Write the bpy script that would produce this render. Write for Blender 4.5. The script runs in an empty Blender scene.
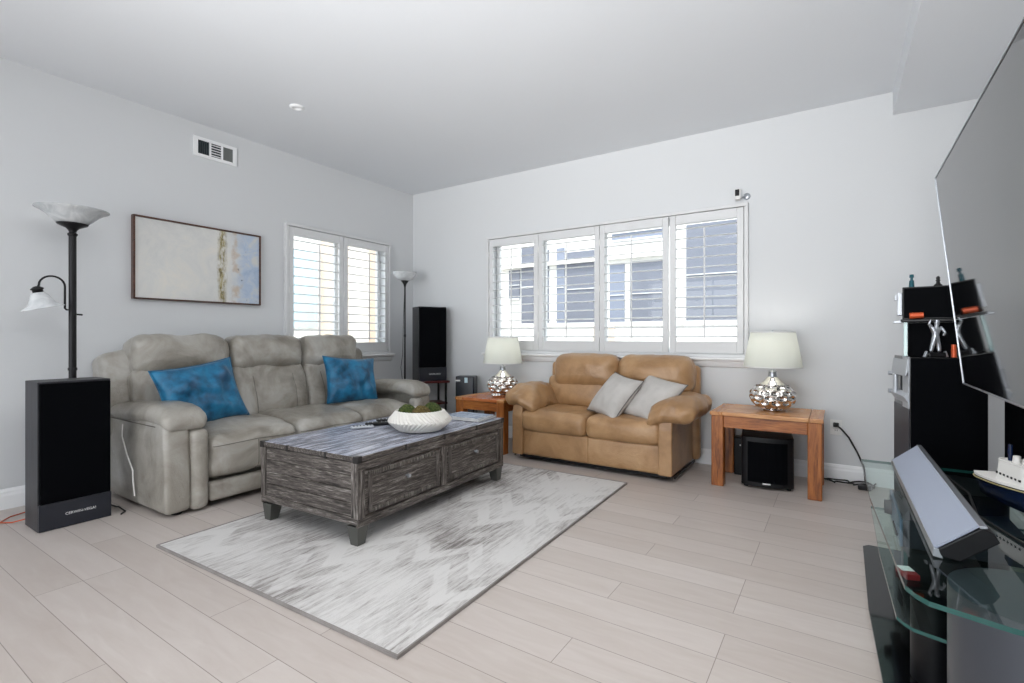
import bpy, bmesh, math, random
from mathutils import Vector, Matrix, noise
PI = math.pi
C = bpy.context.scene.collection
sc = bpy.context.scene
random.seed(7)

# ------------------------------------------------------------------ camera, world, light
CAM_H = 1.1
cam = bpy.data.cameras.new('camera'); camo = bpy.data.objects.new('camera', cam); C.objects.link(camo)
cam.sensor_width = 36; cam.lens = 498 * 36 / 1024; cam.shift_y = -4.5 / 1024; cam.clip_start = 0.02
camo.location = (0, 0, CAM_H); camo.rotation_euler = (PI / 2, 0, math.atan2(.5477, .8367))
sc.camera = camo

w = bpy.data.worlds.new('sky'); sc.world = w; w.use_nodes = True
wn = w.node_tree.nodes; wl = w.node_tree.links
bg = wn['Background']; bg.inputs['Color'].default_value = (.86, .93, 1, 1); bg.inputs['Strength'].default_value = 3.3

sun = bpy.data.lights.new('sun', 'SUN'); sun.energy = 3.2; sun.angle = .01; sun.color = (1, .96, .9)
suno = bpy.data.objects.new('sun', sun); C.objects.link(suno)
suno.rotation_euler = Vector((-.45, .6, -1.1)).to_track_quat('-Z', 'Y').to_euler()

def area(name, loc, target, sx, sy, power, col=(1, 1, 1)):
    l = bpy.data.lights.new(name, 'AREA'); l.shape = 'RECTANGLE'; l.size = sx; l.size_y = sy; l.energy = power; l.color = col
    o = bpy.data.objects.new(name, l); C.objects.link(o); o.location = loc
    o.rotation_euler = (Vector(target) - Vector(loc)).to_track_quat('-Z', 'Y').to_euler()
    return o
area('rear_fill_light', (-1.9, -3.7, 1.5), (-1.9, 3, 1.4), 4.6, 2.4, 30, (.98, .99, 1))  # fill lamp added behind the camera; no patio source is known
area('overhead_fill_light', (-.9, .35, 2.86), (-1.3, .8, 0), 1.9, 1.7, 18, (1, .995, .985))  # unseen overhead fill, added for top-down light without a known fixture
area('overhead_fill_light', (-.25, 1.4, 2.86), (-.25, 1.4, 0), .9, 1.2, 23, (1, .995, .985))  # second added overhead fill, out of view, for floor and back wall
area('ceiling_wash_fill', (-.9, -2.6, .9), (-2.0, 2.0, 3.4), 2.6, 1.0, 25, (1, .995, .985)).data.spread = math.radians(60)  # added lamp hanging unseen behind the camera to brighten the ceiling
area('ceiling_wash_fill', (-.55, -1.3, 1.1), (-.6, .9, 2.88), 1.8, .8, 40, (1, .995, .985)).data.spread = math.radians(100)  # another added unseen lamp, lifts the nearer ceiling and the soffit

sc.view_settings.view_transform = 'Standard'; sc.view_settings.look = 'None'
sc.view_settings.gamma = 1; sc.view_settings.use_curve_mapping = False
sc.view_settings.exposure = 0.08

# ------------------------------------------------------------------ materials
def srgb(r, g, b):
    f = lambda c: (c / 255 / 12.92) if c <= 10 else ((c / 255 + .055) / 1.055) ** 2.4
    return (f(r), f(g), f(b), 1)
class M:
    def __init__(s, name, col=(200, 200, 200), rough=.5, metal=0, **kw):
        s.m = bpy.data.materials.new(name); s.m.use_nodes = True
        s.t = s.m.node_tree; s.b = s.t.nodes['Principled BSDF']; s.out = s.t.nodes['Material Output']
        s.b.inputs['Base Color'].default_value = srgb(*col)
        s.b.inputs['Roughness'].default_value = rough; s.b.inputs['Metallic'].default_value = metal
        for k, v in kw.items(): s.b.inputs[k.replace('_', ' ')].default_value = v
    def n(s, typ, **kw):
        nd = s.t.nodes.new('ShaderNode' + typ)
        for k, v in kw.items():
            if k in nd.inputs.keys() or k.replace('_', ' ') in nd.inputs.keys(): nd.inputs[k.replace('_', ' ')].default_value = v
            else: setattr(nd, k, v)
        return nd
    def l(s, a, b): s.t.links.new(a, b)
    def co(s, scale=(1, 1, 1), loc=(0, 0, 0), src='Object', rot=(0, 0, 0)):
        tc = s.n('TexCoord'); mp = s.n('Mapping'); mp.inputs['Scale'].default_value = scale; mp.inputs['Location'].default_value = loc
        mp.inputs['Rotation'].default_value = rot
        s.l(tc.outputs[src], mp.inputs['Vector']); return mp.outputs[0]
    def noise(s, vec, scale=5, detail=4, rough=.5, dist=0):
        nd = s.n('TexNoise'); nd.inputs['Scale'].default_value = scale; nd.inputs['Detail'].default_value = detail
        nd.inputs['Roughness'].default_value = rough; nd.inputs['Distortion'].default_value = dist
        s.l(vec, nd.inputs['Vector']); return nd.outputs['Fac']
    def ramp(s, fac, stops):
        r = s.n('ValToRGB'); e = r.color_ramp.elements
        while len(e) < len(stops): e.new(.5)
        for i, (p, c) in enumerate(stops): e[i].position = p; e[i].color = srgb(*c)
        s.l(fac, r.inputs[0]); return r.outputs[0]
    def vramp(s, fac, a, b, lo=0, hi=1):
        r = s.n('MapRange'); r.inputs[1].default_value = a; r.inputs[2].default_value = b; r.inputs[3].default_value = lo; r.inputs[4].default_value = hi
        s.l(fac, r.inputs[0]); return r.outputs[0]
    def math(s, op, a, b=None, c=None):
        m = s.n('Math'); m.operation = op
        for i, v in enumerate((a, b, c)):
            if v is None: continue
            if isinstance(v, (int, float)): m.inputs[i].default_value = v
            else: s.l(v, m.inputs[i])
        return m.outputs[0]
    def mix(s, fac, a, b, mode='MIX'):
        m = s.n('MixRGB'); m.blend_type = mode
        for i, v in ((0, fac), (1, a), (2, b)):
            if isinstance(v, (int, float)): m.inputs[i].default_value = v
            elif isinstance(v, tuple): m.inputs[i].default_value = srgb(*v)
            else: s.l(v, m.inputs[i])
        return m.outputs[0]
    def col(s, o): s.l(o, s.b.inputs['Base Color']); return s
    def bump(s, h, strength=.3, dist=.01):
        b = s.n('Bump'); b.inputs['Strength'].default_value = strength; b.inputs['Distance'].default_value = dist
        s.l(h, b.inputs['Height']); s.l(b.outputs[0], s.b.inputs['Normal']); return s

def m_wall(name, c):
    m = M(name, c, .85); v = m.co(); m.bump(m.noise(v, 90, 3), .12, .004)
    m.col(m.mix(m.noise(v, 1.2, 3), tuple(x - 3 for x in c), c)); return m.m
WALL = m_wall('painted_wall', (214, 216, 218)); CEIL = m_wall('painted_ceiling', (226, 229, 233))
TRIM = M('white_trim', (242, 243, 244), .4).m
SHUT = M('white_shutter', (214, 215, 216), .4).m

def m_floor():
    m = M('oak_planks', rough=.42); v = m.co(loc=(0.35, 0.005, 0))
    br = m.n('TexBrick'); m.l(v, br.inputs['Vector'])
    br.inputs['Scale'].default_value = 1; br.inputs['Brick Width'].default_value = 1.25; br.inputs['Row Height'].default_value = .165
    br.inputs['Mortar Size'].default_value = .0014; br.inputs['Mortar Smooth'].default_value = 0; br.offset = .37; br.offset_frequency = 3
    br.inputs['Color1'].default_value = (0, 0, 0, 1); br.inputs['Color2'].default_value = (1, 1, 1, 1); br.inputs['Bias'].default_value = 0
    br.inputs['Mortar'].default_value = (.5, .5, .5, 1)
    sep = m.n('SeparateXYZ'); m.l(v, sep.inputs[0])
    off = m.math('MULTIPLY', br.outputs['Color'], 37.0)
    cb = m.n('CombineXYZ'); m.l(m.math('MULTIPLY', sep.outputs[0], 1.6), cb.inputs[0]); m.l(m.math('MULTIPLY', sep.outputs[1], 9), cb.inputs[1]); m.l(off, cb.inputs[2])
    g = m.noise(cb.outputs[0], 2.2, 6, .6, .8)
    grain = m.ramp(g, [(.25, (176, 164, 156)), (.5, (189, 179, 173)), (.75, (201, 193, 188))])
    tone = m.ramp(br.outputs['Color'], [(0, (180, 170, 163)), (.5, (190, 181, 175)), (1, (200, 192, 187))])
    c = m.mix(.5, grain, tone)
    vk = m.co(scale=(1, 1.6, 1)); k = m.noise(vk, 7, 2, .4)
    c = m.mix(m.vramp(k, .78, .86), c, (140, 122, 110))
    c = m.mix(m.math('MULTIPLY', br.outputs['Fac'], .75), c, (112, 100, 92))
    m.col(c); m.bump(m.math('ADD', m.math('MULTIPLY', g, .15), m.math('MULTIPLY', br.outputs['Fac'], -1)), .25, .002)
    m.l(m.vramp(g, .3, .7, .36, .5), m.b.inputs['Roughness'])
    return m.m
FLOOR = m_floor()

def m_leather(name, c, dark, light, rough=.42):
    m = M(name, c, rough); v = m.co()
    n1 = m.noise(v, 3.5, 5, .6, .6); base = m.ramp(n1, [(.3, dark), (.52, c), (.75, light)])
    m.col(base)
    vo = m.n('TexVoronoi'); vo.inputs['Scale'].default_value = 170; m.l(v, vo.inputs['Vector'])
    h = m.math('ADD', m.math('MULTIPLY', vo.outputs['Distance'], .2), m.math('MULTIPLY', m.noise(v, 14, 5, .65, .9), .9))
    m.bump(h, .6, .009); m.b.inputs['Coat Weight'].default_value = .22; m.b.inputs['Coat Roughness'].default_value = .28; return m.m
GREY_LEATHER = m_leather('grey_leather', (158, 153, 144), (120, 113, 102), (184, 182, 178), .32)
TAN_LEATHER = m_leather('tan_leather', (172, 134, 94), (142, 106, 70), (190, 154, 114), .36)
SEAM = M('seam_thread', (108, 103, 97), .8).m
TAN_SEAM = M('tan_seam', (130, 96, 58), .8).m

def m_fabric(name, c, c2, scale=120, sheen=.0, rough=.9, streak=None):
    m = M(name, c, rough); v = m.co()
    m.col(m.mix(m.vramp(m.noise(v, 5 if not streak else streak, 4, .6), .35, .65), c, c2)); m.bump(m.noise(v, scale, 2), .4, .002)
    m.b.inputs['Sheen Weight'].default_value = sheen; return m.m
BLUE = m_fabric('blue_velvet', (0, 62, 96), (18, 116, 158), 160, .08, .45, 9)
LINEN = m_fabric('grey_linen', (198, 194, 190), (182, 178, 174), 200)
LINEN_D = m_fabric('piping_linen', (120, 116, 114), (110, 106, 104), 200)
SHADE = None

def m_wood(name, a, b, c, axis='X', rough=.35, sc_=1):
    s = {'X': (1, 9, 9), 'Y': (9, 1, 9), 'Z': (9, 9, 1)}[axis]
    m = M(name, b, rough); v = m.co(scale=tuple(k * sc_ for k in s))
    g = m.noise(v, 2.4, 6, .65, 1.2); g2 = m.noise(m.co(scale=tuple(k * 4 * sc_ for k in s)), 4, 3, .6)
    m.col(m.ramp(m.math('ADD', m.math('MULTIPLY', g, .75), m.math('MULTIPLY', g2, .25)), [(.33, a), (.5, b), (.66, c)])); m.bump(g2, .2, .002); return m.m
OAK_X = m_wood('oak_along', (90, 44, 14), (158, 92, 40), (190, 124, 62), 'X')
OAK_Y = m_wood('oak_across', (90, 44, 14), (158, 92, 40), (190, 124, 62), 'Y')
OAK_Z = m_wood('oak_upright', (84, 40, 13), (152, 88, 38), (186, 118, 58), 'Z')
OAKTOP_X = m_wood('oak_top', (168, 110, 62), (196, 140, 88), (214, 164, 112), 'X', .25)
OAKTOP_Y = m_wood('oak_top_border', (160, 98, 52), (186, 128, 76), (206, 150, 98), 'Y', .25)
REDTOP_X = m_wood('red_oak_top', (140, 70, 32), (184, 106, 58), (204, 132, 82), 'X', .25)

def m_distress(name, axis):
    s = {'X': (1, 12, 12), 'Y': (12, 1, 12), 'Z': (12, 12, 1)}[axis]
    m = M(name, rough=.55); v = m.co(scale=s)
    g = m.noise(v, 3.2, 8, .72, 1.6); g2 = m.noise(m.co(scale=tuple(x * 2.5 for x in s)), 6, 4, .7, .5)
    f = m.math('ADD', m.math('MULTIPLY', g, .6), m.math('MULTIPLY', g2, .4))
    m.col(m.ramp(f, [(.37, (22, 19, 18)), (.45, (56, 50, 46)), (.54, (100, 93, 88)), (.64, (164, 159, 155))]))
    m.bump(f, .6, .004); return m.m
DW = {a: m_distress('distressed_wood_' + a.lower(), a) for a in 'XYZ'}
def m_tabletop():
    m = M('worn_tabletop_sheen', rough=.24); v = m.co(scale=(12, 1, 12))
    g = m.noise(v, 3, 8, .7, 1.3)
    m.col(m.ramp(g, [(.32, (66, 66, 74)), (.47, (130, 133, 147)), (.62, (192, 196, 212))])); m.bump(g, .3, .003)  # worn grain, with a pale blue window reflection painted into the colours
    return m.m
TTOP = m_tabletop()
IRON = M('dark_iron', (58, 56, 56), .5, .6).m
LEGMETAL = M('aged_metal_leg', (92, 92, 88), .5, .5).m

def m_rug():
    m = M('woven_rug', rough=.95); tc = m.n('TexCoord'); sep = m.n('SeparateXYZ'); m.l(tc.outputs['Object'], sep.inputs[0])
    x, y = sep.outputs[0], sep.outputs[1]
    v = m.co()
    wob = m.math('MULTIPLY', m.math('SUBTRACT', m.noise(v, 14, 3), .5), .05)
    tri = m.math('PINGPONG', m.math('ADD', x, 5.0), .165)
    t = m.math('ADD', m.math('SUBTRACT', y, m.math('MULTIPLY', tri, 1.45)), wob)
    fr = m.math('FRACT', m.math('ADD', m.math('DIVIDE', t, .27), 20))
    band = m.math('MULTIPLY', m.vramp(fr, .0, .06), m.vramp(fr, .44, .5, 1, 0))
    big = m.noise(v, 1.7, 2, .5)
    st = m.noise(m.co(scale=(24, 1.8, 1)), 2.3, 6, .7, .5)
    st2 = m.noise(m.co(scale=(40, 6, 1)), 3, 4, .7)
    vis = m.vramp(m.noise(m.co(loc=(3, 1, 0)), 2.2, 2), .42, .56)
    f = m.math('ADD', m.math('MULTIPLY', st, .55), m.math('MULTIPLY', st2, .25))
    f = m.math('ADD', f, m.math('MULTIPLY', m.math('SUBTRACT', big, .5), .5))
    f = m.math('SUBTRACT', f, m.math('MULTIPLY', m.math('MULTIPLY', band, vis), .085))
    m.col(m.ramp(f, [(.33, (208, 206, 204)), (.42, (188, 185, 183)), (.50, (146, 141, 138)), (.60, (92, 86, 84))]))
    m.bump(m.math('ADD', m.noise(v, 220, 2), f), .5, .004)
    return m.m
RUG = m_rug(); RUGEDGE = m_fabric('rug_binding', (150, 145, 142), (128, 122, 118))

BLACK = M('satin_black', (14, 14, 17), .4, 0, Specular_IOR_Level=.3).m
BLACKGLOSS = M('gloss_black', (9, 9, 11), .08).m
GRILLE = M('black_grille_cloth', (4, 5, 8), .7, 0, Specular_IOR_Level=.05)
GRILLE.bump(GRILLE.noise(GRILLE.co(), 400, 1), .4, .001); GRILLE = GRILLE.m
def m_blackash():
    m = M('black_ash_veneer', rough=.45); g = m.noise(m.co(scale=(14, 14, 1)), 4, 5, .7, .6)
    m.col(m.ramp(g, [(.35, (18, 18, 21)), (.6, (46, 46, 52))])); m.bump(g, .2, .001); return m.m
BLACKASH = m_blackash()
CHARCOAL = M('charcoal_panel', (30, 33, 42), .35).m
WHITE_INK = M('white_lettering', (225, 225, 225), .5).m
BRONZE = M('dark_bronze', (32, 31, 33), .38, .6).m
CHROME = M('chrome', (214, 208, 202), .07, 1).m
SILVER = M('brushed_silver', (176, 180, 186), .33, .85).m
SILVERP = M('silver_plastic', (172, 176, 182), .35, .3).m
MIRRORSILVER = M('mercury_silver', (226, 222, 218), .06, 1).m
def m_alab():
    m = M('alabaster_glass', (222, 225, 226), .25); v = m.co(); m.col(m.ramp(m.noise(v, 12, 4, .6, 1), [(.35, (205, 209, 212)), (.65, (238, 240, 241))]))
    m.b.inputs['Transmission Weight'].default_value = .25; m.b.inputs['Subsurface Weight'].default_value = 0; return m.m
ALAB = m_alab()
def m_shade():
    m = M('lamp_shade_cloth', (228, 230, 224), .9); tr = m.n('BsdfTranslucent'); tr.inputs[0].default_value = srgb(236, 237, 232)
    mx = m.n('MixShader'); mx.inputs[0].default_value = .45; m.l(m.b.outputs[0], mx.inputs[1]); m.l(tr.outputs[0], mx.inputs[2]); m.l(mx.outputs[0], m.out.inputs[0])
    m.bump(m.noise(m.co(), 250, 2), .3, .001); return m.m
SHADE = m_shade()
def m_glass(name, tint, r=.02, ior=1.5, k=1.0):
    m = M(name); m.t.nodes.remove(m.b)
    t = m.n('BsdfTransparent'); t.inputs[0].default_value = (*tint, 1)
    g = m.n('BsdfGlossy'); g.inputs['Roughness'].default_value = r
    f = m.n('Fresnel'); f.inputs[0].default_value = ior
    geo = m.n('NewGeometry'); fac = m.math('MULTIPLY', f.outputs[0], m.math('SUBTRACT', 1.0, geo.outputs['Backfacing']))
    mx = m.n('MixShader'); m.l(fac, mx.inputs[0]); m.l(t.outputs[0], mx.inputs[1]); m.l(g.outputs[0], mx.inputs[2]); m.l(mx.outputs[0], m.out.inputs[0]); return m.m
PANE = m_glass('window_glass', (.97, .985, .98))
TGLASS = m_glass('table_glass', (.86, .94, .92))
GLASS_EDGE = M('green_glass_edge', (36, 84, 80), .15).m
SCREEN = M('dark_screen', (12, 13, 15), .05, 0, IOR=1.75).m
WHITEP = M('white_plastic', (226, 226, 224), .4).m
CERAMIC = M('matte_white_ceramic', (222, 219, 213), .75).m
def m_moss(nm='moss', cc=((28, 42, 14), (66, 82, 34), (118, 118, 66))):
    m = M(nm, rough=1); v = m.co(); m.col(m.ramp(m.noise(v, 60, 5, .7), [(.3, cc[0]), (.5, cc[1]), (.7, cc[2])])); m.bump(m.noise(v, 120, 4, .8), 1, .01); return m.m
MOSS = m_moss(); MOSSB = m_moss('brown_moss', ((52, 38, 18), (98, 84, 42), (136, 124, 76)))
def m_paint():
    m = M('abstract_canvas', rough=.8); tc = m.n('TexCoord'); sep = m.n('SeparateXYZ'); m.l(tc.outputs['Object'], sep.inputs[0])
    y = sep.outputs[1]; z = sep.outputs[2]; v = m.co()     # y: 0 .. .97 along the wall
    wob = m.math('MULTIPLY', m.math('SUBTRACT', m.noise(v, 7, 6, .7), .5), .16)
    yy = m.math('ADD', y, wob)
    base = m.ramp(m.noise(v, 4, 6, .7, .6), [(.3, (206, 207, 206)), (.5, (217, 217, 214)), (.7, (226, 222, 214))])
    right = m.ramp(m.noise(v, 7, 5, .7, .8), [(.3, (160, 180, 206)), (.5, (184, 198, 216)), (.66, (208, 209, 208))])
    c = m.mix(m.vramp(yy, .70, .84), base, right)
    tan = m.math('MULTIPLY', m.vramp(m.math('ABSOLUTE', m.math('SUBTRACT', yy, .775)), .05, .02), m.vramp(m.noise(v, 9, 4), .45, .58))
    c = m.mix(m.math('MULTIPLY', tan, .7), c, (196, 174, 150))
    d = m.math('ABSOLUTE', m.math('SUBTRACT', m.math('ADD', y, m.math('MULTIPLY', wob, .45)), .65))
    streak = m.ramp(m.noise(m.co(scale=(1, 5, 1)), 16, 6, .75, .5), [(.32, (74, 66, 46)), (.45, (128, 118, 84)), (.55, (172, 160, 116)), (.66, (208, 206, 196))])
    c = m.mix(m.math('MULTIPLY', m.vramp(d, .045, .012), m.vramp(m.noise(m.co(scale=(1, 2.5, 1), loc=(0, 3, 0)), 12, 5, .7), .36, .5)), c, streak)
    c = m.mix(m.math('MULTIPLY', m.vramp(m.noise(v, 24, 4, .7), .66, .72), m.vramp(y, .74, .8)), c, (110, 116, 130))
    m.col(c); m.bump(m.noise(v, 30, 5, .7), .5, .004); return m.m
CANVAS = m_paint()
WALNUT = m_wood('walnut_frame', (52, 32, 24), (78, 48, 36), (98, 62, 46), 'Y')
STUCCO = m_wall('white_stucco', (236, 234, 230)); BEIGE = m_wall('beige_stucco', (214, 196, 180)); BLUEWALL = m_wall('pale_blue_siding', (186, 214, 226))
SHINGLE = m_wall('blue_grey_siding', (128, 134, 150))
EXTGLASS = M('neighbour_window', (116, 119, 130), .5, 0, Specular_IOR_Level=.1).m
EXTGROUND = m_wall('concrete', (176, 172, 166))
COPPER = M('copper_orange', (196, 84, 44), .35, .3).m
TEAL = M('teal_glass', (22, 78, 90), .12).m
HULL = M('navy_hull', (14, 30, 62), .22).m
BOATWHITE = M('boat_white', (228, 226, 222), .4).m
DKRED = M('deep_red_wood', (74, 24, 24), .35).m
CORD = M('black_cord', (14, 14, 14), .5).m
GCORD = M('grey_cord', (218, 216, 212), .5).m
PAPER = M('magazine_cover', rough=.4); PAPER.col(PAPER.ramp(PAPER.noise(PAPER.co(scale=(1, 3, 1)), 9, 4, .7, 2), [(.35, (74, 92, 122)), (.5, (150, 166, 188)), (.62, (214, 218, 224))])); PAPER = PAPER.m
PAPER2 = M('magazine_grey', (188, 190, 194), .5).m
VENTIN = M('duct_dark', (38, 46, 50), .7).m

# ------------------------------------------------------------------ mesh helpers
def R(d): return d * PI / 180
class MB:
    def __init__(s): s.v = []; s.f = []; s.mi = []; s.sm = []
    def add(s, vs, fs, mi=0, mat=None, smooth=False):
        o = len(s.v)
        for p in vs:
            p = Vector(p); s.v.append(mat @ p if mat else p)
        for f in fs: s.f.append([o + i for i in f]); s.mi.append(mi); s.sm.append(smooth)
        return s
    def box(s, a, b, bev=0, mi=0, mat=None, seg=2):
        bm = bmesh.new(); bmesh.ops.create_cube(bm, size=1)
        c = [(a[i] + b[i]) / 2 for i in range(3)]; d = [abs(b[i] - a[i]) for i in range(3)]
        for v in bm.verts: v.co = Vector([c[i] + v.co[i] * d[i] for i in range(3)])
        if bev: bmesh.ops.bevel(bm, geom=bm.edges[:], offset=min(bev, min(d) * .45), segments=seg, affect='EDGES', profile=.5)
        s.frombm(bm, mi, mat); return s
    def frombm(s, bm, mi=0, mat=None, smooth=False):
        bm.verts.index_update(); s.add([v.co.copy() for v in bm.verts], [[v.index for v in f.verts] for f in bm.faces], mi, mat, smooth); bm.free(); return s
    def cyl(s, p0, p1, r0, r1=None, n=20, mi=0, caps=True, smooth=True):
        r1 = r0 if r1 is None else r1; p0 = Vector(p0); p1 = Vector(p1)
        q = (p1 - p0).to_track_quat('Z', 'Y'); vs = []
        for p, r in ((p0, r0), (p1, r1)):
            for i in range(n): a = 2 * PI * i / n; vs.append(p + q @ Vector((r * math.cos(a), r * math.sin(a), 0)))
        s.add(vs, [[i, (i + 1) % n, n + (i + 1) % n, n + i] for i in range(n)], mi, None, smooth)
        if caps: s.add(vs, [list(range(n))[::-1], list(range(n, 2 * n))], mi)
        return s
    def lathe(s, prof, c=(0, 0, 0), n=32, mi=0, mod=None, mat=None, smooth=True):
        vs = []; m = len(prof)
        for i in range(n):
            a = 2 * PI * i / n
            for j, (r, z) in enumerate(prof):
                rr = r * (mod(a, j, z) if mod else 1); vs.append((c[0] + rr * math.cos(a), c[1] + rr * math.sin(a), c[2] + z))
        fs = []
        for i in range(n):
            k = (i + 1) % n
            for j in range(m - 1): fs.append([i * m + j, k * m + j, k * m + j + 1, i * m + j + 1])
        s.add(vs, fs, mi, mat, smooth); return s
    def tube(s, pts, r, n=10, mi=0, caps=True):
        pts = [Vector(p) for p in pts]; vs = []; up = Vector((0, 0, 1))
        rs = r if isinstance(r, (list, tuple)) else [r] * len(pts)
        t0 = (pts[1] - pts[0]).normalized(); nrm = t0.cross(up)
        if nrm.length < .01: nrm = Vector((1, 0, 0))
        nrm.normalize()
        for i, p in enumerate(pts):
            t = (pts[min(i + 1, len(pts) - 1)] - pts[max(i - 1, 0)]).normalized()
            nrm = (nrm - t * nrm.dot(t))
            if nrm.length < 1e-5: nrm = t.orthogonal()
            nrm.normalize(); b = t.cross(nrm)
            for k in range(n): a = 2 * PI * k / n; vs.append(p + (nrm * math.cos(a) + b * math.sin(a)) * rs[i])
        fs = [[i * n + k, i * n + (k + 1) % n, (i + 1) * n + (k + 1) % n, (i + 1) * n + k] for i in range(len(pts) - 1) for k in range(n)]
        s.add(vs, fs, mi, None, True)
        if caps: s.add(vs, [list(range(n))[::-1], list(range(len(vs) - n, len(vs)))], mi)
        return s
    def prism(s, prof, a, b, axis='Y', mi=0, bev=0, mat=None, smooth=False):
        # prof: 2D outline; extruded along axis from a to b
        bm = bmesh.new()
        def P(u, v, t): return {'Y': (u, t, v), 'X': (t, u, v), 'Z': (u, v, t)}[axis]
        A = [bm.verts.new(P(u, v, a)) for u, v in prof]; B = [bm.verts.new(P(u, v, b)) for u, v in prof]
        bm.faces.new(A); bm.faces.new(B[::-1]); n = len(prof)
        for i in range(n): bm.faces.new([A[i], B[i], B[(i + 1) % n], A[(i + 1) % n]])
        bmesh.ops.recalc_face_normals(bm, faces=bm.faces[:])
        if bev: bmesh.ops.bevel(bm, geom=bm.edges[:], offset=bev, segments=3, affect='EDGES', profile=.5)
        s.frombm(bm, mi, mat, smooth); return s
    def soft(s, size, r=.05, bulge=(0, 0, 0), loc=(0, 0, 0), rot=(0, 0, 0), n=10, fn=None, wr=0, wf=6, seed=0, mi=0):
        hx, hy, hz = [k / 2 for k in size]; r = min(r, hx * .98, hy * .98, hz * .98)
        def axisp(h):
            e = [-h + r * (1 - math.cos(PI / 2 * i / 4)) for i in range(4)]
            m = [(-h + r) + (2 * h - 2 * r) * i / n for i in range(n + 1)]
            return e + m + [-x for x in e[::-1]]
        ax = [axisp(hx), axisp(hy), axisp(hz)]; H = (hx, hy, hz)
        M4 = Matrix.Translation(loc) @ Matrix.Rotation(rot[2], 4, 'Z') @ Matrix.Rotation(rot[1], 4, 'Y') @ Matrix.Rotation(rot[0], 4, 'X')
        vid = {}; vs = []; fs = []
        def vert(p):
            key = tuple(round(c, 6) for c in p)
            if key in vid: return vid[key]
            P_ = Vector(p); inn = Vector([max(-(H[i] - r), min(H[i] - r, p[i])) for i in range(3)])
            d = P_ - inn
            if d.length > 1e-9: P_ = inn + d.normalized() * r
            u = [P_[i] / H[i] for i in range(3)]
            q = P_.copy()
            q.x += bulge[0] * u[0] * (1 - u[1] ** 2) * (1 - u[2] ** 2) ; q.y += bulge[1] * u[1] * (1 - u[0] ** 2) * (1 - u[2] ** 2); q.z += bulge[2] * u[2] * (1 - u[0] ** 2) * (1 - u[1] ** 2)
            if fn: q = Vector(fn(q, u))
            if wr:
                sd = Vector((seed * 3.1, seed * 1.7, seed)); nn = noise.noise_vector((q + sd) * wf); q += nn * wr
                nn = noise.noise_vector((q + sd) * wf * 2.7); q += nn * wr * .4
            vid[key] = len(vs); vs.append(M4 @ q); return vid[key]
        for a in range(3):
            b, c = (a + 1) % 3, (a + 2) % 3
            for sg in (-1, 1):
                for i in range(len(ax[b]) - 1):
                    for j in range(len(ax[c]) - 1):
                        quad = []
                        for (ii, jj) in ((i, j), (i + 1, j), (i + 1, j + 1), (i, j + 1)):
                            p = [0, 0, 0]; p[a] = sg * H[a]; p[b] = ax[b][ii]; p[c] = ax[c][jj]; quad.append(vert(p))
                        if len(set(quad)) == 4: fs.append(quad if sg > 0 else quad[::-1])
        s.add(vs, fs, mi, None, True); return s
    def pieces(s, name, mats, parent=None):
        # one part object for every separate piece of the mesh
        par = list(range(len(s.v)))
        def find(a):
            while par[a] != a: par[a] = par[par[a]]; a = par[a]
            return a
        for f in s.f:
            r0 = find(f[0])
            for i in f[1:]: par[find(i)] = r0
        g = {}
        for k, f in enumerate(s.f): g.setdefault(find(f[0]), []).append(k)
        out = []
        for ks in g.values():
            m = MB(); mp = {}
            for k in ks:
                q = []
                for i in s.f[k]:
                    if i not in mp: mp[i] = len(m.v); m.v.append(s.v[i])
                    q.append(mp[i])
                m.f.append(q); m.mi.append(s.mi[k]); m.sm.append(s.sm[k])
            out.append(m.obj(name, mats, parent))
        return out
    def obj(s, name, mats, parent=None, loc=None, smooth=None):
        me = bpy.data.meshes.new(name); me.from_pydata([tuple(v) for v in s.v], [], s.f)
        for m in (mats if isinstance(mats, (list, tuple)) else [mats]): me.materials.append(m)
        for p, mi, sm in zip(me.polygons, s.mi, s.sm): p.material_index = mi; p.use_smooth = sm if smooth is None else smooth
        o = bpy.data.objects.new(name, me); C.objects.link(o)
        if loc: o.location = loc
        if parent: o.parent = parent
        return o
def tag(o, label=None, cat=None, group=None, kind=None):
    if label: o['label'] = label
    if cat: o['category'] = cat
    if group: o['group'] = group
    if kind: o['kind'] = kind
    return o
def empty(name, loc, rz=0, label=None, cat=None, group=None):
    o = bpy.data.objects.new(name, None); C.objects.link(o); o.location = loc; o.rotation_euler = (0, 0, rz); o.empty_display_size = .1
    return tag(o, label, cat, group)
def copy_tree(o, parent=None):
    c = o.copy(); C.objects.link(c)
    if parent: c.parent = parent
    for ch in list(o.children): copy_tree(ch, c)
    return c
def struct(o): o['kind'] = 'structure'; return o

# ------------------------------------------------------------------ room shell
AX, BY, RX, CZ, BK = -4.457, 4.543, .84, 2.88, -4.0
T = .16
struct(MB().box((AX - T, BK, -.12), (RX + T, BY + T, 0)).obj('floor', FLOOR))
struct(MB().box((AX - T, BK, CZ), (RX + T, BY + T, CZ + .15)).obj('ceiling', CEIL))
def wall_hole(name, axis, at0, at1, lo, hi, h0, h1, hz0, hz1, mat=WALL, zt=CZ):
    m = MB()
    for (a, b, z0, z1) in ((lo, h0, 0, zt), (h1, hi, 0, zt), (h0, h1, 0, hz0), (h0, h1, hz1, zt)):
        if b - a < 1e-4 or z1 - z0 < 1e-4: continue
        if axis == 'X': m.box((at0, a, z0), (at1, b, z1))
        else: m.box((a, at0, z0), (b, at1, z1))
    return struct(m.obj(name, mat))
WA = (2.84, 4.10, .95, 2.16); WB = (-3.25, -.66, .96, 2.17)
wall_hole('wall_left', 'X', AX - T, AX, BK, BY + T, WA[0], WA[1], WA[2], WA[3])
wall_hole('wall_back', 'Y', BY, BY + T, AX, RX, WB[0], WB[1], WB[2], WB[3])
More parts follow.
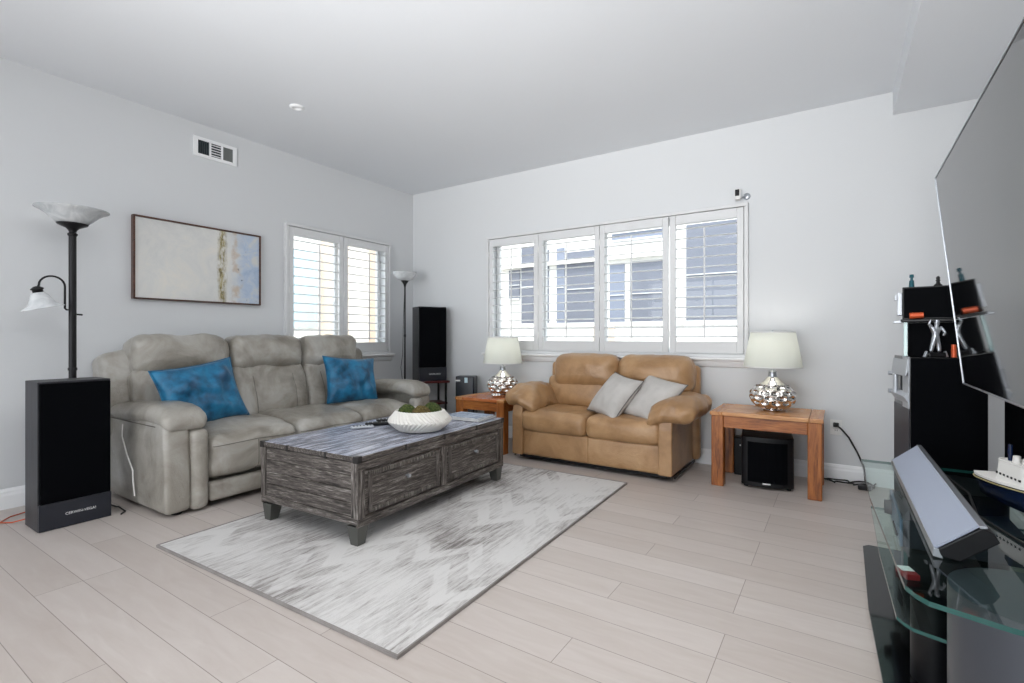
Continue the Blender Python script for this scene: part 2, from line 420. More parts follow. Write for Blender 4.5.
struct(MB().box((RX, BK, 0), (RX + T, BY + T, CZ)).obj('wall_right', WALL))
wall_hole('wall_front', 'Y', BK - T, BK, AX - T, RX + T, -4.25, .45, 0.0, 2.6)
struct(MB().box((.334, BK, 2.712), (RX, BY, CZ)).obj('trim_1', CEIL))     # soffit along the right wall
def base_prof(): return [(0, 0), (.016, 0), (.016, .085), (.012, .10), (.012, .112), (.006, .125), (0, .13)]
m = MB(); m.prism([(AX + u, v) for u, v in base_prof()], BK, BY, 'Y'); struct(m.obj('baseboard_left', TRIM))
m = MB(); m.prism([(BY - u, v) for u, v in base_prof()], AX, RX, 'X'); struct(m.obj('baseboard_back', TRIM))
m = MB(); m.prism([(RX - u, v) for u, v in base_prof()], BK, BY, 'Y'); struct(m.obj('baseboard_right', TRIM))

# windows with plantation shutters. local frame: u along the wall, w into the room, z up
def shutter_window(name, u0, u1, z0, z1, panels, nl, T_, mirror=False):
    """T_(u,w,z) -> world; panels: list of (a,b,hasleftstile)"""
    def tb(m, a, b, bev=.0):
        p, q = T_(*a), T_(*b); m.box([min(p[i], q[i]) for i in range(3)], [max(p[i], q[i]) for i in range(3)], bev)
    root = MB()
    # outer frame on the wall
    f = .03
    for a, b in (((u0, 0, z1 - f), (u1, .045, z1)), ((u0, 0, z0), (u1, .045, z0 + f)), ((u0, 0, z0 + f), (u0 + f, .0445, z1 - f)), ((u1 - f, 0, z0 + f), (u1, .0445, z1 - f))): tb(root, a, b, .004)
    r = struct(root.obj(name, SHUT))
    # sash with glass outside
    s_ = MB(); h0, h1, hz0, hz1 = u0 + .05, u1 - .05, z0 + .03, z1 - .05
    for a, b in (((h0, -.13, hz1 - .04), (h1, -.09, hz1)), ((h0, -.13, hz0), (h1, -.09, hz0 + .04)), ((h0, -.13, hz0), (h0 + .04, -.09, hz1)), ((h1 - .04, -.13, hz0), (h1, -.09, hz1))): tb(s_, a, b, .004)
    for k in range(1, len(panels)): tb(s_, (panels[k][0] - .02, -.13, hz0), (panels[k][0] + .02, -.09, hz1), .004)
    s_.obj('window_sash', SHUT, r)
    g = MB(); tb(g, (h0 + .02, -.114, hz0 + .02), (h1 - .02, -.108, hz1 - .02)); g.obj('window_pane', PANE, r)
    for (a, b) in panels:
        p = MB(); st = .052; t0, t1 = z1 - .035, z0 + .035; lt, lb = z1 - .115, z0 + .135
        tb(p, (a, .008, t1), (a + st, .036, t0), .004); tb(p, (b - st, .008, t1), (b, .036, t0), .004)
        tb(p, (a + st, .008, lt), (b - st, .036, t0), .003); tb(p, (a + st, .008, t1), (b - st, .036, lb), .003)
        pn = p.obj('shutter_panel', SHUT, r)
        hm = MB()
        for zz in (z0 + .2, (z0 + z1) / 2, z1 - .2): tb(hm, (a - .004, .034, zz - .03), (a + .006, .042, zz + .03), .002)
        hm.pieces('hinge', WHITEP, pn)
        sp = (lt - lb) / nl
        for i in range(nl):
            zc = lb + sp * (i + .5); prof = []
            ang = R(-8); n = 12
            for k in range(n):
                t = 2 * PI * k / n; cu = .043 * math.cos(t); cv = .0055 * math.sin(t)
                prof.append((.018 + cu * math.cos(ang) - cv * math.sin(ang), zc + cu * math.sin(ang) + cv * math.cos(ang)))
            lm = MB(); A = [T_(a + st + .002, w_, z_) for w_, z_ in prof]; B = [T_(b - st - .002, w_, z_) for w_, z_ in prof]
            lm.add(A + B, [[k, (k + 1) % n, n + (k + 1) % n, n + k] for k in range(n)] + [list(range(n)), list(range(n, 2 * n))[::-1]], smooth=False)
            lm.obj('louver', SHUT, pn, smooth=False)
        tm = MB(); c = (a + b) / 2; tb(tm, (c - .006, .062, lb + .03), (c + .006, .074, lt - .06), .003); tm.obj('tilt_rod', SHUT, pn)
    return r
wb = shutter_window('window_1', -3.29, -.62, .925, 2.215, [(-3.255, -2.627), (-2.622, -1.94), (-1.935, -1.275), (-1.262, -.655)], 12, lambda u, w_, z: (u, BY - w_, z))
wa = shutter_window('window_2', 2.80, 4.14, .905, 2.205, [(2.835, 3.468), (3.473, 4.105)], 12, lambda u, w_, z: (AX + w_, u, z))
# sills with moulding under the windows
def sill(T_, u0, u1, zt, parent):
    m = MB(); prof = [(0, zt), (.075, zt), (.078, zt - .012), (.07, zt - .024), (.04, zt - .03), (.035, zt - .05), (.02, zt - .075), (.012, zt - .08), (0, zt - .085)]
    A = [T_(u0, *p) for p in prof]; B = [T_(u1, *p) for p in prof]; n = len(prof)
    m.add(A + B, [[k, (k + 1) % n, n + (k + 1) % n, n + k] for k in range(n)] + [list(range(n)), list(range(n, 2 * n))[::-1]])
    return m.obj('window_sill', TRIM, parent)
sill(lambda u, w_, z: (u, BY - w_, z), -3.33, -.58, .925, wb); sill(lambda u, w_, z: (AX + w_, u, z), 2.77, 4.17, .905, wa)

# ------------------------------------------------------------------ outside
struct(MB().box((-16, -14, -.3), (10, 16, -.14)).obj('ground', EXTGROUND))
nb = empty('neighbour_house', (-3, 8.5, -.14), 0, 'white stucco house with blue grey windows seen through the wide shuttered window', 'house')
MB().box((-3.6, 0, 0), (4.5, 3, 5.2)).box((-3.7, -.12, 2.62), (.6, 0, 2.70)).obj('facade', STUCCO, nb)
for x0, x1, z0, z1, mt in ((-5.32, -5.04, 1.3, 2.9, EXTGLASS), (-5.62, -5.36, 1.85, 2.45, EXTGLASS), (-4.8, -4.7, 1.3, 2.8, EXTGLASS), (-4.52, -4.36, 1.3, 2.8, SHINGLE), (-4.3, -3.74, 1.3, 2.7, EXTGLASS),
                       (-3.44, -3.17, 1.3, 2.4, SHINGLE), (-3.06, -2.5, 1.3, 2.42, EXTGLASS), (-3.4, -2.5, 2.8, 3.1, SHINGLE), (-2.1, -1.22, 1.3, 2.95, EXTGLASS)):
    m = MB().box((x0 + 3, -.03, z0 + .14), (x1 + 3, .0, z1 + .14)); wv = m.obj('house_window', mt, nb)
    fm = MB(); fm.box((x0 + 3, -.05, z0 + .14), (x1 + 3, -.03, z0 + .17)).box((x0 + 3, -.05, (z0 + z1) / 2 + .13), (x1 + 3, -.03, (z0 + z1) / 2 + .145)); fm.pieces('window_bar', SHUT, wv)
gw = empty('garden_wall', (-3, 7.6, -.14), 0, 'low white garden wall outside the wide window in front of the house', 'wall')
MB().box((-4.4, 0, 0), (3.4, .15, 1.42)).box((-4.45, -.03, 1.42), (3.45, .18, 1.48)).obj('wall_body', STUCCO, gw)
MB().box((-.35, -.04, 0), (0, 0, 1.42)).obj('gate', BEIGE, gw)
nh = empty('neighbour_building', (-7.6, 6, -.14), 0, 'pale house with beige corner beyond the left window', 'house')
MB().box((-3, -3.2, 0), (0, 9.4, 5)).obj('facade', STUCCO, nh)
MB().box((0, -1.3, 1.4), (.05, -.62, 2.7)).obj('siding', BLUEWALL, nh)
MB().box((0, -.52, 0), (.35, -.2, 5)).obj('pilaster', BEIGE, nh); MB().box((0, .55, 0), (.35, 1.1, 5)).obj('pilaster', BEIGE, nh)
#OBJECTS
from mathutils.bvhtree import BVHTree
def project(mb, pts, d, lift=.0008):
    bv = BVHTree.FromPolygons([tuple(v) for v in mb.v], mb.f); d = Vector(d).normalized(); out = []
    for p in pts:
        h = bv.ray_cast(Vector(p) - d * .5, d)
        if h[0]: out.append(h[0] - d * lift)
    return out
def W(mb, name, mat, root, smooth=None):
    """part built in world coordinates under an unrotated root"""
    L = Vector(root.location)
    p = root.parent
    while p: L = L + Vector(p.location); p = p.parent
    mb.v = [v - L for v in mb.v]
    return mb.obj(name, mat, root, smooth=smooth)

def Wp(mb, name, mat, root):
    L = Vector(root.location); mb.v = [v - L for v in mb.v]; return mb.pieces(name, mat, root)

# ---- rug
m = MB(); m.box((0, 0, .001), (1.715, 2.37, .012), .004)
rg = m.obj('area_rug', RUG, None, (-2.975, 1.165, 0)); rg.rotation_euler = (0, 0, R(1.5)); tag(rg, 'pale grey woven area rug with streaks and chevrons on the plank floor', 'rug')
m = MB()
for a, b in (((-.006, -.006, .001), (.002, 2.376, .014)), ((1.713, -.006, .001), (1.721, 2.376, .014)), ((.002, -.006, .001), (1.713, .002, .014)), ((.002, 2.368, .001), (1.713, 2.376, .014))): m.box(a, b)
m.obj('binding', RUGEDGE, rg)

# ---- reclining sofa
sf = empty('reclining_sofa', (-3.9, 2.53, 0), 0, 'grey leather three seat reclining sofa along the left wall', 'sofa')
X0, Y0, Y1 = -3.37, 1.36, 3.70
seats = [(1.60, 2.22), (2.22, 2.84), (2.84, 3.46)]
m = MB(); m.box((-4.30, 1.42, .02), (-3.47, 3.64, .30), .02); m.box((-4.40, 1.42, .02), (-4.22, 3.64, .45), .02); W(m, 'base_frame', GREY_LEATHER, sf)
for side in (0, 1):
    ya, yb = (Y0, 1.505) if side == 0 else (Y1, 3.555); ys, ye = (1.50, 1.605) if side == 0 else (3.455, 3.56)
    lo, hi = min(ya, yb), max(ya, yb); c = (min(ya, ys) + max(yb, ye)) / 2 if side == 0 else (3.455 + 3.70) / 2
    a = MB()
    # tapering outer side block
    def fn(q, u, s=1):
        q = q.copy(); q.x += (-.03 if u[0] > 0 else .04) * max(0, u[2]); return q
    a.soft((.90, hi - lo, .56), .03, (0, .012, 0), ((X0 - .45), (lo + hi) / 2, .30), n=6, fn=fn, wr=.004, wf=5, seed=side)
    ap = W(a, 'armrest', GREY_LEATHER, sf)
    st = MB(); st.soft((.11, abs(ye - ys) - .004, .50), .035, (.02, .0, 0), (X0 - .035, (ys + ye) / 2, .265), n=6, wr=.004, seed=side + 3)
    W(st, 'front_bolster', GREY_LEATHER, ap)
    rp = MB()
    def fr(q, u):
        q = q.copy()
        t = max(0, (u[0] - .55) / .45); q.z -= .05 * t * t; q.z += .012 * math.sin(u[0] * 2.4)
        return q
    rp.soft((.93, .262, .11), .053, (.0, .008, .018), (X0 - .465, c, .598), n=14, fn=fr, wr=.006, wf=7, seed=side + 9)
    W(rp, 'arm_pad', GREY_LEATHER, ap)
    sm = MB()
    yo = ya + (-.004 if side == 0 else .004)
    sm.tube([(X0 - .93 + .1 * i, lo - .006 if side == 0 else hi + .006, .548) for i in range(9)], .003, 6)
    W(sm, 'seam', SEAM, ap)
for i, (a, b) in enumerate(seats):
    cy = (a + b) / 2; w_ = b - a - .006
    s = MB()
    def fs(q, u):
        q = q.copy(); q.z += .025 * math.cos(u[0] * 1.5) * (1 - u[1] ** 4); 
        if u[0] > .4: q.z -= .03 * ((u[0] - .4) / .6) ** 2 * max(0, u[2])
        for g in (-.42, .42):
            d = abs(u[1] - g)
            if d < .035 : q.z -= .006 * (1 - d / .035) * (u[2] > .3); q.x -= .005 * (1 - d / .035) * (u[0] > .8)
        return q
    s.soft((.68, w_, .30), .06, (.02, .0, .01), (X0 - .31, cy, .33), n=22, fn=fs, wr=.014, wf=6, seed=i)
    P1 = project(s, [(X0, cy + t * (w_ / 2 - .02), .405 - .01 * abs(t)) for t in [k / 16 - 1 for k in range(33)]], (-1, 0, 0)); P2 = project(s, [(X0, cy, .40 - .02 * k) for k in range(11)], (-1, 0, 0)); P3 = project(s, [(-3.9 + .03 * k, cy + .0, .5) for k in range(18)], (0, 0, -1))
    so = W(s, 'seat', GREY_LEATHER, sf)
    q = MB(); q.tube(P1, .0026, 6); W(q, 'seam', SEAM, so); q = MB(); q.tube(P2, .0022, 6)
    W(q, 'seam', SEAM, so)
    fp = MB(); fp.soft((.06, w_ - .01, .125), .025, (.012, 0, 0), (X0 - .02, cy, .105), n=8, wr=.004, seed=i + 5); W(fp, 'footrest_panel', GREY_LEATHER, sf)
    # back: lumbar section and head pillow
    l = MB()
    def fl(q, u):
        q = q.copy()
        for g in (-.55, .55):
            d = abs(u[1] - g)
            if d < .05: q.x -= .012 * (1 - d / .05) * (u[0] > .3)
        return q
    cy = (1.785, 2.44, 3.07)[i]; w_ = (.67, .64, .62)[i]
    l.soft((.20, w_, .46), .05, (.045, 0, .01), (-4.10, cy, .625), rot=(0, R(-15), 0), n=22, fn=fl, wr=.018, wf=6, seed=i + 11)
    PS = [project(l, [(-3.9, cy + g * w_ / 2, .48 + .02 * k) for k in range(16)], (-1, 0, 0)) for g in (-.55, .55)]
    lo_ = W(l, 'backrest', GREY_LEATHER, sf)
    for P_ in PS:
        q = MB(); q.tube(P_, .0024, 6); W(q, 'seam', SEAM, lo_)
    h = MB()
    h.soft((.25, w_ - .006, .30), .085, (.035, .0, .015), (-4.185, cy, .955), rot=(0, R(-10), 0), n=14, wr=.02, wf=7, seed=i + 21)
    W(h, 'headrest', GREY_LEATHER, sf)
for y0, y1, sd in ((1.315, 1.54, 0), (3.34, 3.60, 1)):
    g = MB()
    def fw(q, u, sd=sd):
        q = q.copy(); t = (u[1] if sd == 0 else -u[1]); q.x += .03 * t; q.z += .02 * t * (u[2] > 0) - .0; return q
    g.soft((.20, y1 - y0, .58), .05, (.02, 0, .01), (-4.29, (y0 + y1) / 2, .70), rot=(0, R(-8), 0), n=8, fn=fw, wr=.008, seed=sd)
    W(g, 'side_wing', GREY_LEATHER, sf)
m = MB()
for x, y in ((-3.45, 1.45), (-3.45, 3.62), (-4.25, 1.45), (-4.25, 3.62)): m.cyl((x, y, 0), (x, y, .04), .03, .035, 14)
Wp(m, 'foot', BLACK, sf)
m = MB(); pts = [(-3.93, 1.335, .53), (-3.92, 1.328, .45), (-3.84, 1.328, .34), (-3.75, 1.328, .25), (-3.745, 1.328, .18), (-3.74, 1.335, .09)]; m.tube(pts, .0045, 8)
W(m, 'power_cord', GCORD, sf)

# ---- throw pillows (local: x,y in plane, z thickness)
def pillow_mesh(w_, h_, t_, mat, seed=0, piping=None, wr=.012):
    n = 26; vs = []; fs = []
    idx = {}
    for sgn in (1, -1):
        for i in range(n + 1):
            for j in range(n + 1):
                u = -1 + 2 * i / n; v = -1 + 2 * j / n
                edge = (i in (0, n) or j in (0, n))
                if sgn < 0 and edge: idx[(sgn, i, j)] = idx[(1, i, j)]; continue
                x = w_ / 2 * u * (1 - .09 * (1 - v * v)); y = h_ / 2 * v * (1 - .09 * (1 - u * u))
                z = t_ / 2 * ((1 - abs(u) ** 2.6) * (1 - abs(v) ** 2.6)) ** .52 * sgn
                if not edge:
                    k = noise.noise(Vector((x * 9 + seed, y * 9, sgn * 2))) + .6 * noise.noise(Vector((x * 20 + seed, y * 13, sgn * 4)))
                    z += k * wr * min(1, 4 * (1 - max(abs(u), abs(v))))
                idx[(sgn, i, j)] = len(vs); vs.append((x, y, z))
    for sgn in (1, -1):
        for i in range(n):
            for j in range(n):
                f = [idx[(sgn, i, j)], idx[(sgn, i + 1, j)], idx[(sgn, i + 1, j + 1)], idx[(sgn, i, j + 1)]]
                fs.append(f if sgn > 0 else f[::-1])
    m = MB(); m.add(vs, fs, smooth=True)
    return m
def edge_tube(w_, h_, r):
    pts = []
    for s in range(4):
        for k in range(12):
            t = -1 + 2 * k / 12; u, v = ((t, -1), (1, t), (-t, 1), (-1, -t))[s]
            pts.append((w_ / 2 * u * (1 - .09 * (1 - v * v)), h_ / 2 * v * (1 - .09 * (1 - u * u)), 0))
    pts.append(pts[0]); return MB().tube(pts, r, 6, caps=False)
def place(o, loc, right, up):
    r = Vector(right).normalized(); u = Vector(up); u = (u - r * u.dot(r)).normalized(); n = r.cross(u)
    M_ = Matrix((r, u, n)).transposed().to_4x4(); M_.translation = loc; o.matrix_world = M_; return o
def throw_pillow(loc, right, up, size, t_, mat, label, group, seed, welt=None, wr=.012):
    o = pillow_mesh(size[0], size[1], t_, mat, seed, wr=wr).obj('throw_pillow', mat); tag(o, label, 'pillow', group)
    edge_tube(size[0], size[1], .004).obj('piping', welt or mat, o)
    place(o, loc, right, up); return o
throw_pillow((-3.76, 1.745, .695), (-.05, 1, .14), (-.34, -.17, 1), (.55, .46), .19, BLUE, 'blue velvet throw pillow leaning on the sofa seat nearest the floor speaker', 'blue velvet pillows', 3, wr=.034)
throw_pillow((-3.80, 3.07, .70), (.12, 1, -.08), (-.34, -.10, 1), (.54, .44), .19, BLUE, 'blue velvet throw pillow leaning on the sofa seat nearest the corner', 'blue velvet pillows', 8, wr=.034)

# ---- tan loveseat
lv = empty('loveseat', (-1.74, 4.05, 0), 0, 'tan leather two seat loveseat below the wide shuttered window', 'sofa')
m = MB(); m.box((-2.40, 3.80, .03), (-1.08, 4.36, .12)); W(m, 'plinth', BLACK, lv)
m = MB(); m.soft((1.24, .60, .225), .02, (0, .01, 0), (-1.74, 4.075, .165), n=10, wr=.003); ap = W(m, 'front_rail', TAN_LEATHER, lv)
m = MB(); m.tube([(-1.72, 3.768, .07), (-1.72, 3.767, .28)], .003, 6); W(m, 'seam', TAN_SEAM, ap)
for sd in (0, 1):
    cx = -2.40 if sd == 0 else -1.085; s = -1 if sd == 0 else 1
    a = MB()
    prof = [(3.745, .055), (3.745, .40), (3.765, .50), (3.82, .56), (3.95, .575), (4.30, .57), (4.42, .62), (4.46, .60), (4.46, .055)]
    a.prism(prof, cx - .052, cx + .052, 'X', bev=.012)
    ao = W(a, 'arm_panel', TAN_LEATHER, lv)
    bk = MB(); bk.box((cx + s * .054, 3.80, .03), (cx + s * .06, 4.44, .05)); W(bk, 'panel_foot', BLACK, ao)
    p = MB()
    def fa(q, u, s=s):
        q = q.copy()
        # droop over the front and towards the seat
        t = max(0, (-u[1] - .35) / .65); q.z -= .035 * t * t; q.x += -s * .02 * t
        k = -s * u[0]
        if k > 0: q.z -= .085 * k ** 1.6
        return q
    p.soft((.33 if sd == 0 else .36, .60, .14), .068, (.0, .03, .03), (cx + s * (-.01 if sd == 0 else .045), 4.04, .572 if sd == 0 else .555), n=18, fn=fa, wr=.02, wf=8, seed=sd + 30)
    W(p, 'arm_pad', TAN_LEATHER, ao)
for i, cx in enumerate((-2.052, -1.425)):
    s = MB()
    s.soft((.625, .62, .185), .055, (.0, .018, .018), (cx, 4.05, .362), n=14, wr=.008, wf=6, seed=i + 41); W(s, 'seat_cushion', TAN_LEATHER, lv)
    l = MB(); l.soft((.62, .18, .30), .06, (0, .035, 0), (cx, 4.305, .58), rot=(R(-9), 0, 0), n=10, wr=.01, seed=i + 47); W(l, 'back_cushion', TAN_LEATHER, lv)
    h = MB(); h.soft((.655, .24, .31), .10, (.0, .05, .02), ((-1.985, -1.325)[i], 4.325, .775), rot=(R(-8), 0, 0), n=12, wr=.014, wf=6, seed=i + 51); W(h, 'headrest', TAN_LEATHER, lv)
m = MB(); m.soft((1.42, .10, .80), .04, (0, 0, .01), (-1.69, 4.43, .455), n=8, wr=.004)
W(m, 'back_shell', TAN_LEATHER, lv)
throw_pillow((-1.575, 3.98, .605), (.30, -.20, -.045), (.24, .18, .33), (.40, .42), .17, LINEN, 'grey linen throw pillow tilted at the middle of the tan loveseat', 'grey linen pillows', 12, LINEN_D, .01)
throw_pillow((-1.255, 4.00, .595), (.34, -.16, -.06), (.28, .22, .31), (.40, .44), .17, LINEN, 'grey linen throw pillow beside the right arm pad of the tan loveseat', 'grey linen pillows', 19, LINEN_D, .01)

# ---- coffee table: rectangular trunk, slightly turned
tb = empty('coffee_table', (-2.511, 2.409, 0.0), R(3.0), 'dark distressed wooden trunk coffee table standing on the grey rug', 'table')
hw, hl, zb, zt, rz = .404, .722, .125, .48, .013
m = MB(); m.box((-hw + .012, -hl + .012, zb), (hw - .012, hl - .012, zt - .03)); m.obj('body', DW['Y'], tb)
for sx in (-1, 1):
    pass
m = MB()
for k in range(4):
    x0 = -hw + k * hw / 2; m.box((x0 + .001, -hl, zt - .028), (x0 + hw / 2 - .001, hl, zt), .003)
tt = m.obj('tabletop', TTOP, tb)
m = MB()
for sx in (-1, 1): m.box((sx * (hw - .004), -hl - .004, zt - .026), (sx * (hw + .003), hl + .004, zt - .001), .002)
for sy in (-1, 1): m.box((-hw + .004, sy * (hl - .004), zt - .026), (hw - .004, sy * (hl + .004), zt - .001), .002)
m.pieces('edge_strip', DW['Y'], tb)
m = MB()
for sx, sy in ((1, -1), (-1, -1), (1, 1), (-1, 1)):
    m.box((sx * (hw - .028), sy * (hl - .028), zt - .034), (sx * (hw + .006), sy * (hl + .007), zt + .002), .002)
for sx in (-1, 1):
    for sy in (-.5, 0, .5): m.box((sx * (hw - .004), sy * hl - .009, zt - .034), (sx * (hw + .006), sy * hl + .009, zt + .001), .002)
for x in (-.2, .2): m.box((x * hw * 2 - .009, -hl - .007, zt - .034), (x * hw * 2 + .009, -hl + .012, zt + .001), .002)
m.pieces('corner_bracket', IRON, tt)
m = MB()
for a, b in (((-hw, -hl, zb), (hw, -hl + .02, zb + .04)), ((-hw, hl - .02, zb), (hw, hl, zb + .04))): m.box(a, b, .003)
m.pieces('end_rail', DW['X'], tb)
m = MB()
for sx in (-1, 1):
    x0, x1 = sx * (hw - .014), sx * (hw + .004)
    m.box((x0, -hl, zb - .012), (x1, hl, zb + .03), .004); m.box((x0, -hl, zt - .075), (x1, hl, zt - .03), .003)
m.pieces('side_rail', DW['Y'], tb)
m = MB()
for sx in (-1, 1):
    for y in (-hl + .0, -.028, hl - .05): m.box((sx * (hw - .014), y, zb + .03), (sx * (hw + .003), y + .05, zt - .03), .003)
for sx in (-1, 1):
    for sy in (-1, 1): m.box((sx * (hw - .045), sy * (hl - .012), zb + .035), (sx * hw, sy * (hl + .004), zt - .03), .003)
m.pieces('stile', DW['Z'], tb)
m = MB()
for sy in (-1, 1):
    for k in range(4): m.box((-hw + .046, sy * (hl - .014), zb + .042 + k * .071), (hw - .046, sy * (hl - .001), zb + .111 + k * .071), .002)
m.pieces('end_plank', DW['X'], tb)
for sx in (-1, 1):
    for (y0, y1) in ((-hl + .055, -.033), (.027, hl - .055)):
        d = MB(); x0, x1 = sx * (hw - .02), sx * (hw - .006)
        d.box((x0, y0, zb + .035), (x1, y1, zt - .08), .002); dp = d.obj('drawer', DW['Y'], tb)
        f = MB(); xa, xb = sx * (hw - .008), sx * (hw + .006); z0_, z1_ = zb + .045, zt - .09
        f.box((xa, y0 + .02, z0_), (xb, y1 - .02, z0_ + .024), .005); f.box((xa, y0 + .02, z1_ - .024), (xb, y1 - .02, z1_), .005)
        f.box((xa, y0 + .02, z0_), (xb, y0 + .045, z1_), .005); f.box((xa, y1 - .045, z0_), (xb, y1 - .02, z1_), .005); f.pieces('drawer_moulding', DW['Z'], dp)
        kb = MB(); yc = (y0 + y1) / 2; kb.cyl((sx * (hw - .008), yc, .30), (sx * (hw + .012), yc, .30), .006); kb.cyl((sx * (hw + .010), yc, .30), (sx * (hw + .024), yc, .30), .013, .010); kb.obj('knob', SILVER, dp)
for sx in (-1, 1):
    for sy in (-1, 1):
        m = MB(); cx, cy = sx * (hw - .045), sy * (hl - .045); vs = []
        for z, r in ((rz, .026), (zb - .012, .040)):
            o_ = (.042 - r) * .35; vs += [(cx + sx * o_ + a * r, cy + sy * o_ + b * r, z) for a, b in ((-1, -1), (1, -1), (1, 1), (-1, 1))]
        m.add(vs, [[0, 3, 2, 1], [4, 5, 6, 7]] + [[k, (k + 1) % 4, 4 + (k + 1) % 4, 4 + k] for k in range(4)]); m.obj('leg', LEGMETAL, tb)
m = MB()
for sy in (-1, 1):
    for k in range(5): m.cyl((hw + .0, sy * (.12 + .12 * k), zt - .052), (hw + .006, sy * (.12 + .12 * k), zt - .052), .005, .003, 8)
m.pieces('rivet', IRON, tb)
TZ = .4825
def on_table(x, y): return (x, y, TZ)
# bowl of moss
BX, BY_, BS = -2.33, 2.44, 1.2
bw = empty('decorative_bowl', (BX, BY_, TZ), 0, 'matte white ribbed ceramic bowl holding moss balls on the trunk table', 'bowl')
m = MB(); N_ = 384
prof = [(.0, .004), (.10, .0), (.115, .003), (.135, .018), (.158, .038), (.172, .055), (.164, .072), (.146, .092), (.133, .108), (.128, .112), (.122, .106), (.135, .080), (.145, .055), (.10, .03), (.0, .03)]
# densify
den = []
for a, b in zip(prof, prof[1:]):
    for k in range(5): den.append((a[0] + (b[0] - a[0]) * k / 5, a[1] + (b[1] - a[1]) * k / 5))
den.append(prof[-1]); den = [(r * BS, z * BS) for r, z in den]
def rib(a, j, z):
    if j < 10 or j > 45: return 1
    ph = a * 42 / (2 * PI) + (z * 34 if z > .066 else -(z - .132) * 34); t = ph % 1; return 1 + .065 * (abs(t - .5) * 2 - .5)
m.lathe(den, n=N_, mod=rib); m.obj('bowl', CERAMIC, bw)
for i, (x, y, r) in enumerate(((-.066, -.05, .062), (.055, -.045, .062), (.03, .085, .066))):
    m = MB(); bm = bmesh.new(); bmesh.ops.create_icosphere(bm, subdivisions=4, radius=r)
    for v in bm.verts: v.co *= 1 + .09 * noise.noise(v.co * 40) + .05 * noise.noise(v.co * 110)
    m.frombm(bm, smooth=True); o = m.obj('moss_ball', MOSS if i != 1 else MOSSB, None, loc=(BX + x, BY_ + y, TZ + .108))
    tag(o, ['round green moss ball in the white bowl, on its left side', 'brownish green moss ball at the front of the white bowl', 'green moss ball on the right side of the white bowl'][i], 'moss ball', 'moss balls in the bowl')
# remotes
def remote(loc, rz, L, w_, h_, mat, label, grp, btn):
    r = empty('remote_control', loc, rz, label, 'remote', grp)
    MB().box((-L / 2, -w_ / 2, 0), (L / 2, w_ / 2, h_), .006).obj('case', mat, r)
    m = MB()
    for i in range(6):
        for j in range(3): m.cyl((-L / 2 + .02 + i * (L - .04) / 5, (j - 1) * w_ * .28, h_ - .001), (-L / 2 + .02 + i * (L - .04) / 5, (j - 1) * w_ * .28, h_ + .002), .0035, n=8)
    m.pieces('button', btn, r)
remote((-2.70, 2.27, TZ), R(58), .15, .045, .016, SILVERP, 'light grey remote control on the trunk table, nearest the camera', 'remote controls', BLACK)
remote((-2.70, 2.42, TZ), R(48), .19, .05, .02, BLACK, 'black remote control lying between the grey remote and the white bowl', 'remote controls', SILVERP)
remote((-2.76, 2.56, TZ), R(55), .17, .048, .018, BLACK, 'dark remote control lying farthest back behind the white bowl', 'remote controls', SILVERP)
# magazines
for i, (L, w_, h_, rz_, mt, lb) in enumerate(((.34, .25, .012, 6, PAPER2, 'grey magazine at the bottom of the pile on the trunk table'), (.31, .23, .010, 2, PAPER, 'blue and white magazine on top of the pile on the trunk table'))):
    b = empty('magazine', (-2.36, 3.00, TZ + .0125 * i), R(rz_), lb, 'magazine', 'magazines on the trunk table')
    MB().box((-L / 2, -w_ / 2, .001), (L / 2 - .004, w_ / 2 - .003, h_ - .001)).obj('pages', WHITEP, b)
    MB().box((-L / 2 - .001, -w_ / 2, h_ - .0012), (L / 2, w_ / 2, h_)).box((-L / 2 - .001, -w_ / 2, 0), (L / 2, w_ / 2, .001)).box((-L / 2 - .001, -w_ / 2, 0), (-L / 2, w_ / 2, h_)).obj('cover', mt, b)

# ---- end tables
def end_table(name, x0, x1, y0, y1, h, top, label):
    r = empty(name, ((x0 + x1) / 2, (y0 + y1) / 2, 0), 0, label, 'table', 'oak end tables')
    a, b = (x1 - x0) / 2, (y1 - y0) / 2; lg = .085; t = .028
    m = MB(); bd = .075; m.box((-a - .008, -b - .008, h - t), (-a + bd, b + .008, h), .004); m.box((a - bd, -b - .008, h - t), (a + .008, b + .008, h), .004); m.pieces('top_border', OAKTOP_Y, r)
    m = MB(); m.box((-a + bd + .002, -b - .008, h - t), (a - bd - .002, b + .008, h), .003); m.obj('tabletop', top, r)
    m = MB(); m.box((-a + lg, -b + .006, h - .115), (a - lg, -b + .03, h - t), .003).box((-a + lg, b - .03, h - .115), (a - lg, b - .006, h - t), .003); m.pieces('apron', OAK_X, r)
    m = MB(); m.box((-a + .006, -b + lg, h - .115), (-a + .03, b - lg, h - t), .003).box((a - .03, -b + lg, h - .115), (a - .006, b - lg, h - t), .003); m.pieces('side_apron', OAK_Y, r)
    for sx in (-1, 1):
        for sy in (-1, 1): MB().box((sx * a, sy * b, 0), (sx * (a - lg), sy * (b - lg), h - t), .006).obj('leg', OAK_Z, r)
    return r
end_table('end_table', -.79, -.088, 3.912, 4.43, .55, OAKTOP_X, 'oak end table to the right of the tan loveseat with a subwoofer under it')
end_table('end_table', -3.17, -2.60, 3.83, 4.38, .51, REDTOP_X, 'reddish oak end table between the corner speaker and the tan loveseat')

